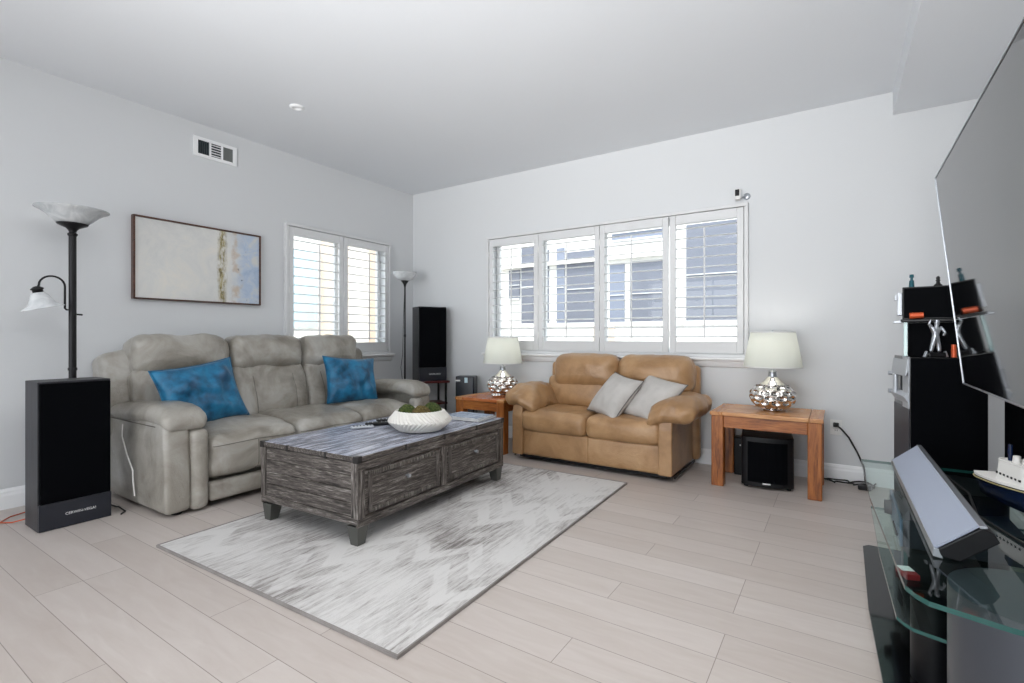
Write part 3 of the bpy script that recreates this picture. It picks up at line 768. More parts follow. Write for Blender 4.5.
# ---- honeycomb silver table lamps
def hex_body(parent):
    H_ = .24
    def surf(a, t, off=0):
        # t 0..1 from bottom to neck
        z = H_ * t; pr = [(0, .058), (.08, .088), (.2, .112), (.36, .125), (.52, .121), (.66, .103), (.78, .076), (.88, .048), (1, .032)]
        for (p, r0), (q, r1) in zip(pr, pr[1:]):
            if p <= t <= q: f = (t - p) / (q - p); rr = r0 + (r1 - r0) * f; break
        rr = rr * (1.24 if t < .9 else 1.24 - (t - .9) * 2.4) + off * 1.3; return (rr * math.cos(a), rr * math.sin(a), z + .012)
    m = MB(); NC = 12; NR = 5; dz = .175
    base = MB()
    prof = [(math.hypot(*surf(0, t)[:2]) - (.024 if t < .74 else .0), surf(0, t)[2]) for t in [k / 40 for k in range(41)]]
    base.lathe([(0, .0), (.06, 0), (.066, .012)] + prof, n=48)
    base.obj('body_core', MIRRORSILVER, parent)
    for row in range(NR):
        tc = .10 + row * dz * .80
        for c in range(NC):
            ac = 2 * PI * (c + .5 * (row % 2)) / NC; da = 2 * PI / NC
            def P_(u, v, off): return surf(ac + u * da, min(1, max(0, tc + v * dz)), off)
            corners = [(0, .58), (.5, .29), (.5, -.29), (0, -.58), (-.5, -.29), (-.5, .29)]
            ring = []
            for k in range(6):
                a0, a1 = corners[k], corners[(k + 1) % 6]
                for f in (0, .5): ring.append((a0[0] + (a1[0] - a0[0]) * f, a0[1] + (a1[1] - a0[1]) * f))
            vs = []
            for sc2, off in ((1, .004), (.88, .004), (.72, -.007), (.35, -.014)): vs += [P_(u * sc2, v * sc2, off) for u, v in ring]
            vs.append(P_(0, 0, -.016)); n = 12; fs = []
            for L_ in range(3): fs += [[L_ * n + k, L_ * n + (k + 1) % n, (L_ + 1) * n + (k + 1) % n, (L_ + 1) * n + k][::-1] for k in range(n)]
            fs += [[3 * n + k, 3 * n + (k + 1) % n, 4 * n][::-1] for k in range(n)]
            m.add(vs, fs, smooth=True)
    m.obj('honeycomb_body', MIRRORSILVER, parent)
def table_lamp(loc, label):
    r = empty('table_lamp', loc, 0, label, 'lamp', 'silver honeycomb table lamps')
    hex_body(r)
    m = MB(); m.lathe([(.033, .246), (.030, .262), (.028, .285), (.031, .292), (.012, .296), (.010, .33), (.016, .335), (.016, .37), (0, .372)], n=24); m.obj('neck', SILVER, r)
    s = MB(); s.lathe([(.2, .325), (.152, .585), (.149, .585), (.197, .325)], n=48)
    so = s.obj('lamp_shade', SHADE, r)
    k = MB(); k.lathe([(.2005, .322), (.2025, .325), (.2015, .331), (.197, .326)], n=48); k.lathe([(.153, .58), (.1545, .585), (.152, .589), (.148, .585)], n=48); k.obj('shade_trim', WHITEP, so)
    h = MB()
    for q in range(3): a = 2 * PI * q / 3; h.cyl((.012 * math.cos(a), .012 * math.sin(a), .575), (.149 * math.cos(a), .149 * math.sin(a), .578), .0015, n=6)
    h.cyl((0, 0, .36), (0, 0, .585), .003, n=8); h.cyl((0, 0, .585), (0, 0, .60), .006, n=10); h.obj('harp', SILVER, r)
    b = MB(); b.lathe([(0, .50), (.022, .49), (.03, .465), (.026, .435), (.014, .41), (.013, .37)], n=20); b.obj('bulb', ALAB, r)
    l = bpy.data.lights.new('table_lamp_light', 'POINT'); l.energy = 2.2; l.color = (1, .96, .9); l.shadow_soft_size = .06
    lo = bpy.data.objects.new('table_lamp_light', l); C.objects.link(lo); lo.location = (loc[0], loc[1], loc[2] + .53)
table_lamp((-.41, 4.19, .551), 'silver honeycomb table lamp with white shade on the end table right of the loveseat')
table_lamp((-2.84, 4.17, .511), 'silver honeycomb table lamp with white shade on the end table left of the loveseat')
m = MB()
for i in range(7):
    a = 2 * PI * i / 7; bm = bmesh.new(); bmesh.ops.create_icosphere(bm, subdivisions=2, radius=.018); 
    for v in bm.verts: v.co += Vector((.032 * math.cos(a), .032 * math.sin(a), .018))
    m.frombm(bm, smooth=True)
m.lathe([(0, 0), (.028, 0), (.03, .02), (0, .024)], n=16)
o = m.obj('beaded_dish', MIRRORSILVER, None, loc=(-2.80, 4.0, .512)); tag(o, 'small silver beaded dish beside the left table lamp', 'dish')

# ---- floor speakers
def text_mesh(txt, size, ext, mat, parent, loc, rot, name='lettering'):
    c = bpy.data.curves.new(name, 'FONT'); c.body = txt; c.size = size; c.extrude = ext; c.align_x = 'CENTER'; c.align_y = 'CENTER'
    tmp = bpy.data.objects.new('tmp', c); C.objects.link(tmp); dg = bpy.context.evaluated_depsgraph_get(); me = bpy.data.meshes.new_from_object(tmp.evaluated_get(dg))
    bpy.data.objects.remove(tmp); me.materials.clear(); me.materials.append(mat)
    o = bpy.data.objects.new(name, me); C.objects.link(o); o.parent = parent; o.location = loc; o.rotation_euler = rot; return o
def speaker(loc, rz, w_, d_, h_, label, logo=True, wood=BLACKASH, name='floor_speaker', panel_h=.155):
    # front faces local -Y
    r = empty(name, loc, rz, label, 'speaker', 'large black speakers')
    a = w_ / 2
    m = MB(); m.box((-a, -d_ / 2 + .018, 0), (a, d_ / 2, h_), .003); m.obj('cabinet', wood, r)
    m = MB(); m.box((-a + .004, -d_ / 2, panel_h), (a - .004, -d_ / 2 + .02, h_ - .01), .006); m.obj('grille', GRILLE, r)
    m = MB(); m.box((-a + .001, -d_ / 2 + .002, .003), (a - .001, -d_ / 2 + .02, panel_h - .002), .002); p = m.obj('lower_panel', CHARCOAL, r)
    if logo: text_mesh('CERWIN-VEGA!', .0205, .001, WHITE_INK, p, (0.02, -d_ / 2 + .0015, panel_h * .5), (PI / 2, 0, 0))
    return r
speaker((-3.86, 1.046, 0), R(90), .335, .25, .845, 'tall black floor speaker with white lettering beside the near end of the grey sofa')
cs = (-3.965, 4.31)
speaker((cs[0], cs[1], .60), R(62), .33, .25, .845, 'black loudspeaker raised on an open stand in the room corner', wood=M('gloss_black_veneer', (16, 16, 18), .16).m)
st = empty('speaker_stand', (cs[0], cs[1], 0), R(62), 'dark red and black open speaker stand in the room corner', 'stand')
m = MB(); m.box((-.19, -.16, .575), (.19, .14, .599), .004); m.obj('top_shelf', DKRED, st)
m = MB(); m.box((-.17, -.14, .33), (.17, .12, .35), .004); m.obj('lower_shelf', DKRED, st)
for sx in (-1, 1):
    for sy in (-1, 1): MB().box((sx * .15 - .011, sy * .12 - .022, 0), (sx * .15 + .011, sy * .12 + .0, .575), .003).obj('leg', BLACK, st)

# ---- torchiere lamps
fl = empty('floor_lamp', (-4.13, 1.135, -.0), 0, 'black floor lamp with glass bowl and side reading arm behind the floor speaker', 'lamp')
fl.scale = (1, 1, .984)
m = MB(); m.lathe([(0, 0), (.13, 0), (.132, .012), (.10, .022), (.03, .035), (.022, .05), (0, .05)], n=36); m.obj('base', BRONZE, fl)
m = MB(); m.cyl((0, 0, .04), (0, 0, 1.80), .020, n=20); m.lathe([(.024, .9), (.024, .915), (.019, .92)], n=20); m.obj('pole', BRONZE, fl)
m = MB(); m.lathe([(.0185, 1.775), (.026, 1.785), (.026, 1.795), (.018, 1.80), (.022, 1.815), (.034, 1.83), (.075, 1.85), (.082, 1.858), (.0, 1.858)], n=32)
m.cyl((.03, 0, 1.79), (.046, 0, 1.786), .006); m.obj('shade_holder', BRONZE, fl)
m = MB(); m.lathe([(.0, 1.856), (.075, 1.858), (.105, 1.885), (.135, 1.915), (.165, 1.938), (.188, 1.948), (.188, 1.952), (.163, 1.944), (.132, 1.921), (.10, 1.891), (.07, 1.864), (0, 1.862)], n=48); m.obj('glass_bowl', ALAB, fl)
arm = MB(); ar = .062; pts = [(0, -.022, 1.295), (0, -.030, 1.295), (0, -.038, 1.305), (0, -.038, 1.445)] + [(0, -.038 - ar + ar * math.cos(a), 1.445 + ar * math.sin(a)) for a in [PI * k / 12 for k in range(1, 12)]] + [(0, -.162, 1.443), (0, -.170, 1.425)]
arm.tube(pts, .006, 10); arm.cyl((0, .018, 1.267), (0, .05, 1.265), .006); am = arm.obj('reading_arm', BRONZE, fl)
MT = Matrix.Translation((0, -.172, 1.425)) @ Matrix.Rotation(R(14), 4, 'X')
m = MB(); m.lathe([(0, .012), (.014, .01), (.03, -.002), (.034, -.008), (.026, -.012), (.026, -.032), (0, -.032)], n=24, mat=MT); m.obj('shade_cap', BRONZE, am)
m = MB(); m.lathe([(.028, -.028), (.042, -.045), (.055, -.075), (.066, -.1), (.088, -.118), (.106, -.126), (.106, -.129), (.086, -.122), (.063, -.104), (.052, -.077), (.04, -.05), (.026, -.031)], n=40, mat=MT); m.obj('glass_shade', ALAB, am)
m = MB(); m.lathe([(0, -.1), (.02, -.09), (.022, -.07), (.014, -.04), (0, -.03)], n=16, mat=MT); m.obj('bulb', WHITEP, am)

cl = empty('floor_lamp', (-4.19, 4.14, 0), 0, 'slim black floor lamp with white bowl shade in the room corner behind the sofa', 'lamp')
m = MB(); m.lathe([(0, 0), (.12, 0), (.122, .012), (.02, .03), (0, .03)], n=32); m.obj('base', BLACK, cl)
m = MB(); m.cyl((0, 0, .02), (0, 0, 1.72), .0095, n=14); m.lathe([(.0125, 1.1), (.0125, 1.13)], n=14); m.obj('pole', BLACK, cl)
m = MB(); m.lathe([(.01, 1.68), (.018, 1.71), (.046, 1.75), (0, 1.752)], n=24); m.obj('shade_holder', BLACK, cl)
m = MB(); m.lathe([(0, 1.748), (.05, 1.75), (.085, 1.765), (.115, 1.80), (.132, 1.838), (.134, 1.848), (.128, 1.848), (.11, 1.806), (.08, 1.772), (.045, 1.757), (0, 1.755)], n=40); m.obj('bowl_shade', ALAB, cl)
m = MB(); m.tube([(-.005, .0, 1.70), (-.012, -.012, 1.3), (-.016, -.02, .9), (-.035, -.03, .75), (-.02, -.02, .6), (-.03, -.02, .2), (-.06, -.03, .02)], .003, 6); m.obj('power_cord', CORD, cl)

# ---- air purifier box behind left end table
ab = empty('air_purifier', (-3.45, 4.35, 0), R(22), 'small dark blue black tower box standing behind the left end table', 'appliance')
m = MB(); m.box((-.105, -.08, 0), (.105, .08, .67), .012); m.obj('housing', M('blue_black', (16, 22, 32), .25).m, ab)
m = MB(); m.box((.0, -.083, .60), (.035, -.08, .655)); m.obj('sticker', M('pale_blue_label', (190, 215, 224), .5).m, ab)
m = MB(); m.box((-.11, -.083, .615), (-.05, -.08, .63)); m.obj('printed_strip', WHITE_INK, ab)

# ---- subwoofer under right end table
sw = empty('subwoofer', (-.445, 4.16, 0), R(7), 'black subwoofer with curved front under the right end table', 'subwoofer')
prof = [(-.17, .17), (.17, .17), (.17, -.13)] + [(.17 * math.cos(a), -.13 - .045 * math.sin(a)) for a in [PI * k / 10 for k in range(1, 10)]] + [(-.17, -.13)]
m = MB(); m.prism(prof, .02, .375, 'Z', bev=.006); m.obj('housing', BLACK, sw)
m = MB(); prof2 = [(u * .9, v - .005 if v < 0 else v * .2) for u, v in prof]; m.prism(prof2, .05, .34, 'Z'); m.obj('grille', GRILLE, sw)
m = MB(); m.box((-.03, -.187, .042), (.02, -.18, .05)); m.obj('badge', WHITE_INK, sw)
m = MB()
for x, y in ((-.14, -.1), (.14, -.1), (-.14, .14), (.14, .14)): m.cyl((x, y, 0), (x, y, .02), .015)
m.pieces('rubber_foot', BLACK, sw)
bx = empty('network_box', (-.66, 4.36, 0), 0, 'small black box with a tiny light behind the subwoofer', 'device')
m = MB(); m.box((-.038, -.05, 0), (.038, .05, .30), .008); m.obj('housing', BLACK, bx); m = MB(); m.cyl((.01, -.052, .24), (.01, -.048, .24), .005); m.obj('status_light', WHITE_INK, bx)

# ---- picture, vent, smoke detector, camera, outlet
pf = empty('framed_painting', (AX, 1.567, 1.388), 0, 'wide abstract painting in a thin walnut frame on the left wall', 'painting')
W_, H_ = .985, .635
m = MB()
for a, b in (((0, 0, 0), (.045, W_, .012)), ((0, 0, H_ - .012), (.045, W_, H_)), ((0, 0, .012), (.045, .012, H_ - .012)), ((0, W_ - .012, .012), (.045, W_, H_ - .012))): m.box(a, b, .001)
m.obj('frame', WALNUT, pf); m = MB(); m.box((.002, .013, .013), (.034, W_ - .013, H_ - .013)); m.obj('canvas', CANVAS, pf)
vt = empty('air_vent', (AX, 1.998, 2.605), 0, 'white metal air vent with three louvred sections high on the left wall', 'vent')
m = MB(); V_, U_ = .165, .355
for a, b in (((0, 0, 0), (.012, U_, .026)), ((0, 0, V_ - .026), (.012, U_, V_)), ((0, 0, .02), (.012, .035, V_ - .02)), ((0, U_ - .035, .02), (.012, U_, V_ - .02)), ((0, .125, .02), (.012, .14, V_ - .02)), ((0, .222, .02), (.012, .237, V_ - .02))): m.box(a, b, .002)
m.obj('frame', TRIM, vt); m = MB(); m.box((.0005, .02, .015), (.002, U_ - .02, V_ - .015)); m.obj('duct', VENTIN, vt)
for s0, s1, kind in ((.035, .125, 0), (.14, .222, 1), (.237, .32, 2)):
    m = MB()
    if kind == 1:
        for k in range(5): m.box((.003, s0, .034 + k * .022), (.010, s1, .040 + k * .022), .0)
    else:
        for k in range(9 if kind == 2 else 6): y = s0 + (s1 - s0) * (k + .5) / (9 if kind == 2 else 6); m.box((.003, y - (.0030 if kind == 2 else .0012), .026), (.009, y + (.0030 if kind == 2 else .0012), V_ - .026))
    m.obj('vent_louvres', M('vent_grey', (120, 124, 122), .5).m if kind == 2 else (TRIM if kind == 1 else M('vent_dark', (70, 80, 84), .5).m), vt)
m = MB(); m.lathe([(0, -.006), (.03, -.006), (.033, -.012), (.038, -.012), (.052, -.004), (.054, 0)], n=32); o = m.obj('smoke_detector', TRIM, None, loc=(-3.503, 2.313, CZ)); tag(o, 'small round white fitting on the ceiling', 'ceiling fitting')
sc_ = empty('security_camera', (-.635, BY, 2.27), 0, 'small white security camera above the right corner of the wide window', 'camera')
m = MB(); m.lathe([(0, 0), (.028, 0), (.028, .008), (.02, .014), (0, .015)], n=24, mat=Matrix.Rotation(PI / 2, 4, 'X')); m.obj('wall_mount', SILVER, sc_)
m = MB(); m.tube([(0, -.012, 0), (-.02, -.035, -.008), (-.05, -.05, -.02)], .006, 8); m.obj('arm', SILVER, sc_)
m = MB(); m.box((-.082, -.085, -.035), (-.035, -.03, .055), .012); cb_ = m.obj('body', WHITEP, sc_); m = MB(); m.box((-.078, -.088, -.005), (-.045, -.084, .048), .002); m.obj('lens', BLACKGLOSS, sc_)
ot = empty('wall_outlet', (-.012, BY, .41), 0, 'white wall outlet with a black plug right of the oak end table', 'outlet')
m = MB(); m.box((-.038, -.007, -.058), (.038, 0, .058), .004); m.obj('cover_plate', WHITEP, ot)
m = MB(); m.box((-.017, -.009, -.035), (.017, -.006, -.008), .003); m.obj('socket', WHITEP, ot); m = MB(); m.box((-.008, -.0095, -.028), (-.005, -.0088, -.016)).box((.005, -.0095, -.028), (.008, -.0088, -.016)).obj('slots', BLACK, ot)
m = MB(); m.box((-.02, -.035, .005), (.018, -.008, .038), .006)
m.tube([(0, -.03, .02), (.03, -.05, .0), (.08, -.06, -.06), (.13, -.07, -.16), (.17, -.08, -.26), (.18, -.1, -.36), (.2, -.12, -.403)], .0065, 8)
p = m.obj('plug_cord', CORD, None, loc=(-.012, BY, .41)); tag(p, 'thick black power cord plugged into the wall outlet', 'cord')
rnd = random.Random(5)
for lb, y0, x0, x1, g in (('tangled black cable lying nearest the baseboard right of the end table', 4.50, -.15, .25, CORD), ('black cable looping on the floor just in front of the baseboard cable', 4.44, -.08, .24, CORD)):
    m = MB(); pts = []
    for k in range(26):
        t = k / 25; pts.append((x0 + (x1 - x0) * t + .02 * math.sin(t * 17), y0 + .022 * math.sin(t * 23 + y0 * 9), .008 + .018 * abs(math.sin(t * 9 + y0))))
    m.tube(pts, .006, 6); o = m.obj('power_cable', g); tag(o, lb, 'cable', 'cables by the baseboard')
m = MB(); m.box((.12, 4.36, 0), (.20, 4.41, .035), .008); o = m.obj('power_adapter', BLACK); tag(o, 'black power adapter among the cables on the floor by the back wall', 'adapter')
m = MB(); m.tube([(-4.02, 1.30, .02), (-3.97, 1.28, .008), (-3.88, 1.29, .008), (-3.80, 1.27, .03), (-3.74, 1.285, .008), (-3.70, 1.25, .008)], .005, 6); o = m.obj('speaker_cable', CORD); tag(o, 'black cable on the floor between the floor speaker and the sofa', 'cable')
m = MB(); m.tube([(-4.0, .90, .03), (-4.06, .84, .01), (-4.13, .80, .006), (-4.2, .86, .01), (-4.24, .95, .01)], .004, 6); o = m.obj('speaker_wire', COPPER); tag(o, 'thin copper coloured wire on the floor behind the floor speaker', 'wire')

# ---- television
tv = bpy.data.objects.new('television', None); C.objects.link(tv); tag(tv, 'very large flat screen television mounted on the right wall', 'television')
TW, TH = 1.66, .93
bl = Vector((.4636, 2.93, .893)); tl = Vector((.3666, 2.93, 1.8185)); ux = Vector((-.0125, -1, 0)).normalized(); uz = (tl - bl).normalized(); un = ux.cross(uz); 
if un.x > 0: un = -un
Mt = Matrix((ux, -un, uz)).transposed().to_4x4(); Mt.translation = bl; tv.matrix_world = Mt      # local: x along, y into wall, z up
m = MB(); m.box((.004, -.0, .006), (TW - .004, .004, TH - .004)); m.obj('screen', SCREEN, tv)
m = MB()
for a, b in (((0, -.003, 0), (TW, .012, .006)), ((0, -.003, TH - .004), (TW, .012, TH)), ((0, -.003, 0), (.004, .012, TH)), ((TW - .004, -.003, 0), (TW, .012, TH))): m.box(a, b, .001)
m.obj('bezel', SILVER, tv)
m = MB(); m.box((.004, .005, .004), (TW - .004, .028, TH - .004), .004); m.box((.2, .028, .08), (TW - .2, .06, .6), .02); m.obj('back_cover', BLACK, tv)
mw = MB(); mw.box((.55, .06, .2), (.9, .20, .5), .005); mw.obj('mount_arm', BLACK, tv)

# ---- glass tv stand
gs = empty('tv_stand', (.45, 2.2, 0), 0, 'glass television stand with green tinted shelves and silver columns under the television', 'tv stand')
def rounded(x0, x1, y0, y1, r, bow=0, n=8):
    pts = []
    for cx, cy, a0 in ((x1 - r, y1 - r, 0), (x0 + r, y1 - r, 90), (x0 + r, y0 + r, 180), (x1 - r, y0 + r, 270)):
        for k in range(n + 1): a = R(a0 + 90 * k / n); pts.append((cx + r * math.cos(a), cy + r * math.sin(a)))
    return pts
def glass_shelf(name, pts, z0, z1, mat, edge):
    m = MB(); n = len(pts); vs = [(x, y, z0) for x, y in pts] + [(x, y, z1) for x, y in pts]
    m.add(vs, [list(range(n))[::-1], list(range(n, 2 * n))], 0); m.add(vs, [[k, (k + 1) % n, n + (k + 1) % n, n + k] for k in range(n)], 1)
    return W(m, name, [mat, edge], gs)
front = [(.11, 3.0), (.103, 2.2), (.125, 1.62)] 
top = [(.80, 2.99), (.095, 2.99)] + [(.10, 2.3), (.135, 1.53)] + [(.143 + .06 * (1 - math.cos(R(a))), 1.53 - .075 * math.sin(R(a))) for a in (30, 60, 90)] + [(.30, 1.425), (.45, 1.405), (.80, 1.40)]
glass_shelf('top_shelf', top, .488, .50, TGLASS, GLASS_EDGE)
mid = [(.78, 2.90), (.13, 2.90), (.128, 2.3), (.14, 1.80)] + [(.148 + .05 * (1 - math.cos(R(a))), 1.80 - .06 * math.sin(R(a))) for a in (30, 60, 90)] + [(.30, 1.71), (.78, 1.70)]
glass_shelf('middle_shelf', mid, .29, .30, TGLASS, GLASS_EDGE)
basep = [(.80, 3.12), (.13, 3.12), (.106, 3.09), (.10, 2.4), (.13, 1.45), (.80, 1.45)]
glass_shelf('base_shelf', basep, .028, .04, BLACKGLOSS, GLASS_EDGE)
m = MB(); m.box((.14, 1.5, 0), (.78, 3.08, .027), .004); W(m, 'base_foot', BLACK, gs)
for y, nm in ((1.64, 0), (2.75, 1)):
    m = MB(); m.cyl((.40, y, .041), (.40, y, .487), .17, n=48); W(m, 'column', M('grey_column', (88, 92, 100), .35, .75).m if nm == 0 else BLACK, gs)
m = MB(); m.cyl((.25, 2.0, .041), (.25, 2.0, .289), .06, n=32); W(m, 'support_post', BLACK, gs)
bp = empty('component_cabinet', (.70, 2.3, .5), 0, 'glossy black component cabinet on the glass stand behind the model ship', 'cabinet')
m = MB(); m.box((-.10, -.75, .001), (.10, .66, .36), .006); m.obj('cabinet_body', BLACKGLOSS, bp)
# av components on the middle shelf
av = empty('av_receiver', (.375, 2.60, .301), R(-90), 'silver blue disc receiver with a round knob on the middle glass shelf', 'receiver')
m = MB(); m.box((-.22, -.17, .006), (.22, .17, .11), .004); m.obj('chassis', M('receiver_black', (34, 38, 46), .4).m, av)
m = MB(); m.box((-.22, -.18, .006), (.22, -.17, .11), .003); fpn = m.obj('front_panel', M('receiver_silver', (120, 138, 162), .3, .6).m, av)
m = MB(); m.cyl((-.12, -.18, .058), (-.12, -.205, .058), .032, .028, 32); m.obj('volume_knob', BLACK, av)
m = MB()
for k in range(6): m.cyl((.0 + k * .03, -.18, .03), (.0 + k * .03, -.185, .03), .006, n=10)
m.pieces('button', BLACK, av)
cbx = empty('card_box', (.195, 2.12, .301), R(20), 'small red and white box on the middle glass shelf', 'box')
m = MB(); m.box((-.02, -.035, 0), (.02, .035, .018), .002); m.obj('carton', M('red_card', (130, 30, 34), .5).m, cbx); m = MB(); m.box((-.018, -.005, .0181), (.018, .033, .0192)); m.obj('label_band', WHITEP, cbx)

# ---- soundbar
sb = empty('soundbar', (.289, 2.345, .5), R(.35), 'long silver soundbar tilted upward on the glass stand', 'soundbar')
Ls = .585
prof = [(-.062, .006), (-.02, .0), (.058, .066), (.046, .088), (.022, .098), (-.068, .022)]
m = MB(); m.prism([(u, v + .002) for u, v in prof], -Ls, Ls, 'Y', bev=.003); m.obj('housing', BLACK, sb)
gp = [(-.0695, .024), (.0195, .101), (.0175, .104), (-.073, .026)]
m = MB(); m.prism(gp, -Ls + .006, Ls - .006, 'Y'); m.obj('grille', M('silver_mesh', (150, 158, 176), .5, .2).m, sb)
m = MB(); m.prism([(-.077, .005), (-.055, .002), (-.064, .026), (-.075, .026)], -Ls, Ls, 'Y', bev=.001); m.prism([(.018, .098), (.034, .100), (.033, .106), (.016, .106)], -Ls, Ls, 'Y', bev=.001); m.obj('trim_strip', SILVER, sb)
m = MB(); m.tube([(.10, .5, .004), (.13, .2, .004), (.10, -.1, .004), (.16, -.35, .004), (.3, -.4, .004)], .004, 6); m.obj('power_cord', CORD, sb)

# ---- model ship
sh = empty('model_ship', (.525, 2.43, .501), R(-74), 'model ship with navy hull and white deckhouse on the glass stand', 'model ship')
# local x = length (bow +x), y = beam
nL = 22; secs = []
def beam(t): return .055 * (1 - max(0, (t - .35) / .65) ** 2.4) * (1 - .28 * max(0, (.18 - t) / .18) ** 2)
m = MB(); vs = []; ns = 9; HL = .34
for i in range(nL + 1):
    t = i / nL; b = max(.001, beam(t)); sheer = .078 + .016 * t ** 2; x = -HL / 2 + HL * t
    for k in range(ns):
        a = -1 + 2 * k / (ns - 1); zz = sheer * abs(a) ** 1.0; yy = b * (abs(a) ** .45) * (1 if a > 0 else -1); xx = x + (.03 * abs(a) ** 1 * max(0, t - .6) / .4)
        if abs(a) < .26: zz = 0.004; yy = b * .5 * a / .25 if abs(a) > .01 else 0
        vs.append((xx, yy, zz + .001))
fs = [[i * ns + k, (i + 1) * ns + k, (i + 1) * ns + k + 1, i * ns + k + 1] for i in range(nL) for k in range(ns - 1)]
fs += [[k for k in range(ns)]]
m.add(vs, fs, smooth=True); m.obj('hull', HULL, sh)
def deck_outline(sc1=1, z_off=0): 
    L_ = [(-HL / 2 + HL * i / nL + (.03 * max(0, i / nL - .6) / .4), max(.001, beam(i / nL)) * sc1, .078 + .016 * (i / nL) ** 2 + z_off) for i in range(nL + 1)]
    return L_
L_ = deck_outline(1.05, .0); m = MB(); n = len(L_); vs = []
for dz in (0, .008): vs += [(x, y, z + dz) for x, y, z in L_] + [(x, -y, z + dz) for x, y, z in L_]
fs = [[i, i + 1, n + i + 1, n + i] for i in range(n - 1)] + [[2 * n + i, 2 * n + i + 1, 3 * n + i + 1, 3 * n + i][::-1] for i in range(n - 1)]
fs += [[i, i + 1, 2 * n + i + 1, 2 * n + i] for i in range(n - 1)] + [[n + i, n + i + 1, 3 * n + i + 1, 3 * n + i] for i in range(n - 1)] + [[0, n, 3 * n, 2 * n]]
m.add(vs, fs); m.obj('deck', BOATWHITE, sh)
m = MB(); m.tube([(x, y * 1.01, z - .006) for x, y, z in L_], .0025, 6).tube([(x, -y * 1.01, z - .006) for x, y, z in L_], .0025, 6); m.obj('rub_rail', M('gold_rope', (170, 156, 110), .6).m, sh)
def house(x0, x1, hw_, z0, z1, r):
    pts = rounded(x0, x1, -hw_, hw_, r); m = MB(); n = len(pts); cx = (x0 + x1) / 2
    vs = [(x, y, z0) for x, y in pts] + [(cx + (x - cx) * .93, y * .88, z1) for x, y in pts]
    m.add(vs, [list(range(n))[::-1], list(range(n, 2 * n))]); m.add(vs, [[k, (k + 1) % n, n + (k + 1) % n, n + k] for k in range(n)], smooth=True); return m
house(-.06, .11, .040, .09, .158, .03).obj('deckhouse', BOATWHITE, sh)
m = MB(); 
pts = rounded(-.052, .102, -.034, .034, .027); m.tube([(x, y, .161) for x, y in pts + [pts[0]]], .003, 6)
for x in (.0, .05): m.cyl((x, 0, .158), (x, 0, .182), .012, .010, 16)
m.pieces('funnel', BOATWHITE, sh); m = MB(); m.cyl((-.035, 0, .158), (-.035, 0, .215), .007, n=12); m.obj('stack', HULL, sh)
m = MB()
for k in range(7): m.box((-.04 + k * .02, -.0398, .110), (-.032 + k * .02, -.034, .117)).box((-.04 + k * .02, .034, .110), (-.032 + k * .02, .0398, .117))
m.pieces('porthole', BLACK, sh)

# ---- big black corner speaker beyond the stand
ts = empty('tower_speaker', (.43, 3.34, 0), R(6), 'wide glossy black tower speaker between the glass stand and the back wall', 'speaker')
m = MB(); m.box((-.148, -.16, .0), (.148, .18, 1.0), .003); m.obj('cabinet', BLACKGLOSS, ts); m = MB(); m.box((-.144, -.166, .03), (.144, -.16, .995), .002); m.obj('grille', GRILLE, ts)
m = MB(); m.box((-.150, -.155, .05), (-.148, .178, .74), .001); m.obj('side_panel', M('side_silver', (66, 70, 80), .4, .5).m, ts)
m = MB(); m.prism([(-.152, .74), (-.152, .76), (-.152, 1.0), (-.148, 1.0), (-.148, .74)], -.155, -.03, 'Y'); m.prism([(-.165, .90), (-.148, .93), (-.148, .985), (-.155, .985)], -.15, .17, 'Y', bev=.002); m.prism([(-.17, .80), (-.148, .76), (-.148, .82)], -.15, .17, 'Y', bev=.001); m.cyl((-.165, .06, .80), (-.165, .06, .90), .012)
m.cyl((-.16, .17, .80), (-.178, .17, .80), .012, n=12); m.cyl((-.16, .17, .90), (-.178, .17, .90), .012, n=12)
m.obj('silver_bracket', SILVERP, ts)
# glass rack with a box on top of it
gk = empty('display_rack', (.405, 3.355, 1.001), R(-5), 'small black shelf rack with glass posts on top of the tower speaker', 'shelf')
m = MB()
for x in (-.105, .105):
    for y in (-.10, .10): m.box((x - .008, y - .004, 0), (x + .008, y + .004, .175), .001)
m.pieces('glass_post', M('rack_glass', (120, 160, 160), .1).m, gk)
m = MB(); m.box((-.095, -.06, .0), (.11, .11, .172)); m.obj('backing', GRILLE, gk)
m = MB(); m.box((-.125, -.12, .176), (.125, .12, .19), .003); m.obj('shelf_board', BLACK, gk)
cbb = empty('bookshelf_speaker', (.405, 3.355, 1.192), R(-5), 'black box shaped speaker on the display rack', 'speaker')
m = MB(); m.box((-.118, -.10, 0), (.118, .12, .165), .003); m.obj('cabinet', BLACK, cbb); m = MB(); m.box((-.112, -.108, .006), (.112, -.10, .159), .003); m.obj('grille', GRILLE, cbb)
m = MB(); m.box((-.14, -.07, .02), (-.118, .05, .14), .003).box((-.150, -.05, .10), (-.14, -.01, .13), .002).box((-.155, -.08, -.02), (-.118, -.02, -.006), .002); m.obj('side_bracket', SILVERP, cbb)
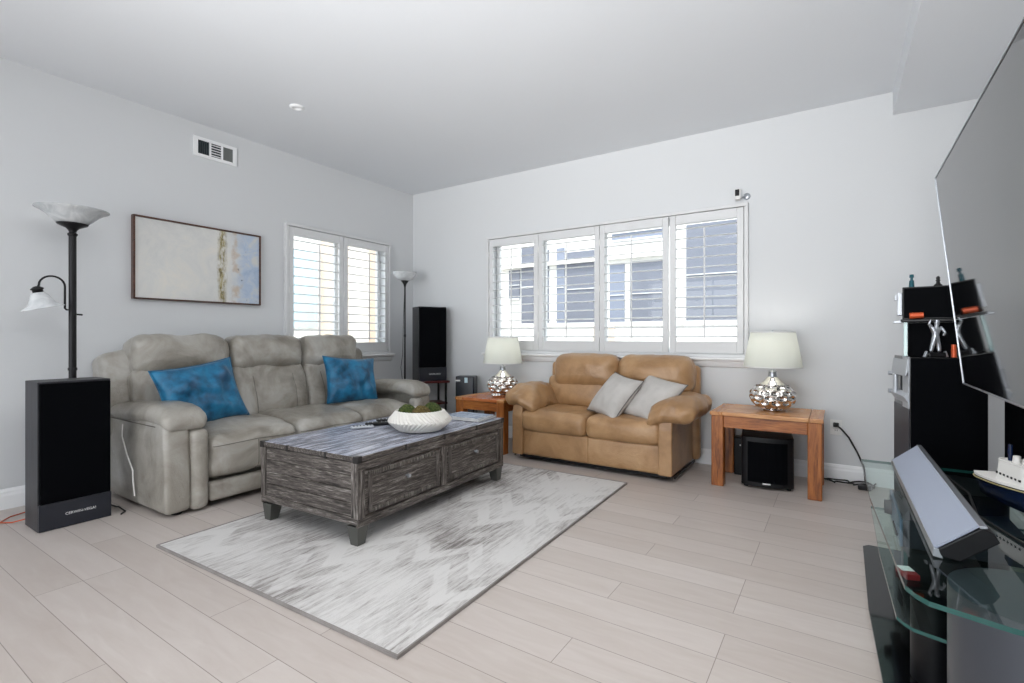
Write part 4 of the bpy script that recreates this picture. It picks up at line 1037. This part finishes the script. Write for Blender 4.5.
# copper tube ornament on the shelf edge
m = MB(); m.cyl((0, -.0, .016), (.055, .0, .018), .015, n=20); m.cyl((.01, 0, .016), (.014, 0, .016), .0165, n=20); m.cyl((.042, 0, .018), (.046, 0, .018), .0165, n=20)
o = m.obj('copper_ornament', COPPER, None, loc=(.305, 3.235, 1.192)); tag(o, 'small copper orange canister lying on the edge of the display rack', 'ornament')
m = MB(); m.cyl((0, 0, 0), (0, 0, .035), .012, .010, 16); m.cyl((0, 0, .035), (0, 0, .05), .006, .006, 12); m.cyl((0, 0, .05), (0, 0, .066), .010, .009, 12); o = m.obj('glass_bottle', TEAL, None, loc=(.32, 3.30, 1.358)); tag(o, 'tiny teal glass bottle on top of the black box speaker', 'bottle')
m = MB(); m.lathe([(0, 0), (.018, 0), (.018, .006), (.009, .014), (.007, .026), (.011, .03), (.006, .034), (.009, .041), (.005, .05), (0, .052)], n=20); o = m.obj('pawn_ornament', BLACK, None, loc=(.425, 3.30, 1.358)); tag(o, 'tiny black pawn shaped ornament on top of the black box speaker', 'ornament')
# silver figurine
fg = empty('figurine', (.405, 3.215, 1.001), R(15), 'silver standing figurine on a dark base on top of the tower speaker', 'figurine')
m = MB(); m.box((-.035, -.022, 0), (.035, .022, .022), .004); m.obj('plinth', BLACK, fg)
me = bpy.data.meshes.new('figure'); fo = bpy.data.objects.new('figure', me); C.objects.link(fo); fo.parent = fg
J = [(0, 0, .095, .014), (0, 0, .13, .016), (.004, 0, .155, .009), (.006, 0, .172, .013), (.006, -.003, .187, .010), (.022, 0, .148, .008), (.034, -.012, .12, .006), (.022, -.022, .105, .006), (-.018, 0, .148, .008), (-.03, -.005, .165, .006), (-.02, -.008, .185, .005), (.012, 0, .06, .010), (.014, -.002, .024, .008), (-.012, 0, .062, .010), (-.018, .004, .024, .008)]
E_ = [(0, 1), (1, 2), (2, 3), (3, 4), (1, 5), (5, 6), (6, 7), (1, 8), (8, 9), (9, 10), (0, 11), (11, 12), (0, 13), (13, 14)]
me.from_pydata([j[:3] for j in J], E_, []); sk = fo.modifiers.new('skin', 'SKIN')
for i, j in enumerate(J): me.skin_vertices[0].data[i].radius = (j[3], j[3]) 
me.skin_vertices[0].data[0].use_root = True
ss = fo.modifiers.new('sub', 'SUBSURF'); ss.levels = 2; ss.render_levels = 2; me.materials.append(SILVER)
m = MB(); m.prism([(-.05, .0), (-.04, .03), (-.035, .028), (-.038, .0)], -.01, .01, 'Y', bev=.002).prism([(.05, .0), (.04, .03), (.035, .028), (.038, .0)], -.01, .01, 'Y', bev=.002); m.pieces('base_scroll', SILVER, fg)
m = MB(); m.cyl((0, 0, 0), (0, 0, .03), .011, n=18); m.cyl((0, 0, .032), (0, 0, .036), .012, n=18); m.cyl((0, 0, .038), (0, 0, .062), .0105, n=18); m.lathe([(.011, .03), (.008, .034), (.011, .038)], n=18); o = m.obj('orange_jar', COPPER, None, loc=(.472, 3.205, 1.001)); tag(o, 'small orange jar beside the figurine at the television edge', 'jar')
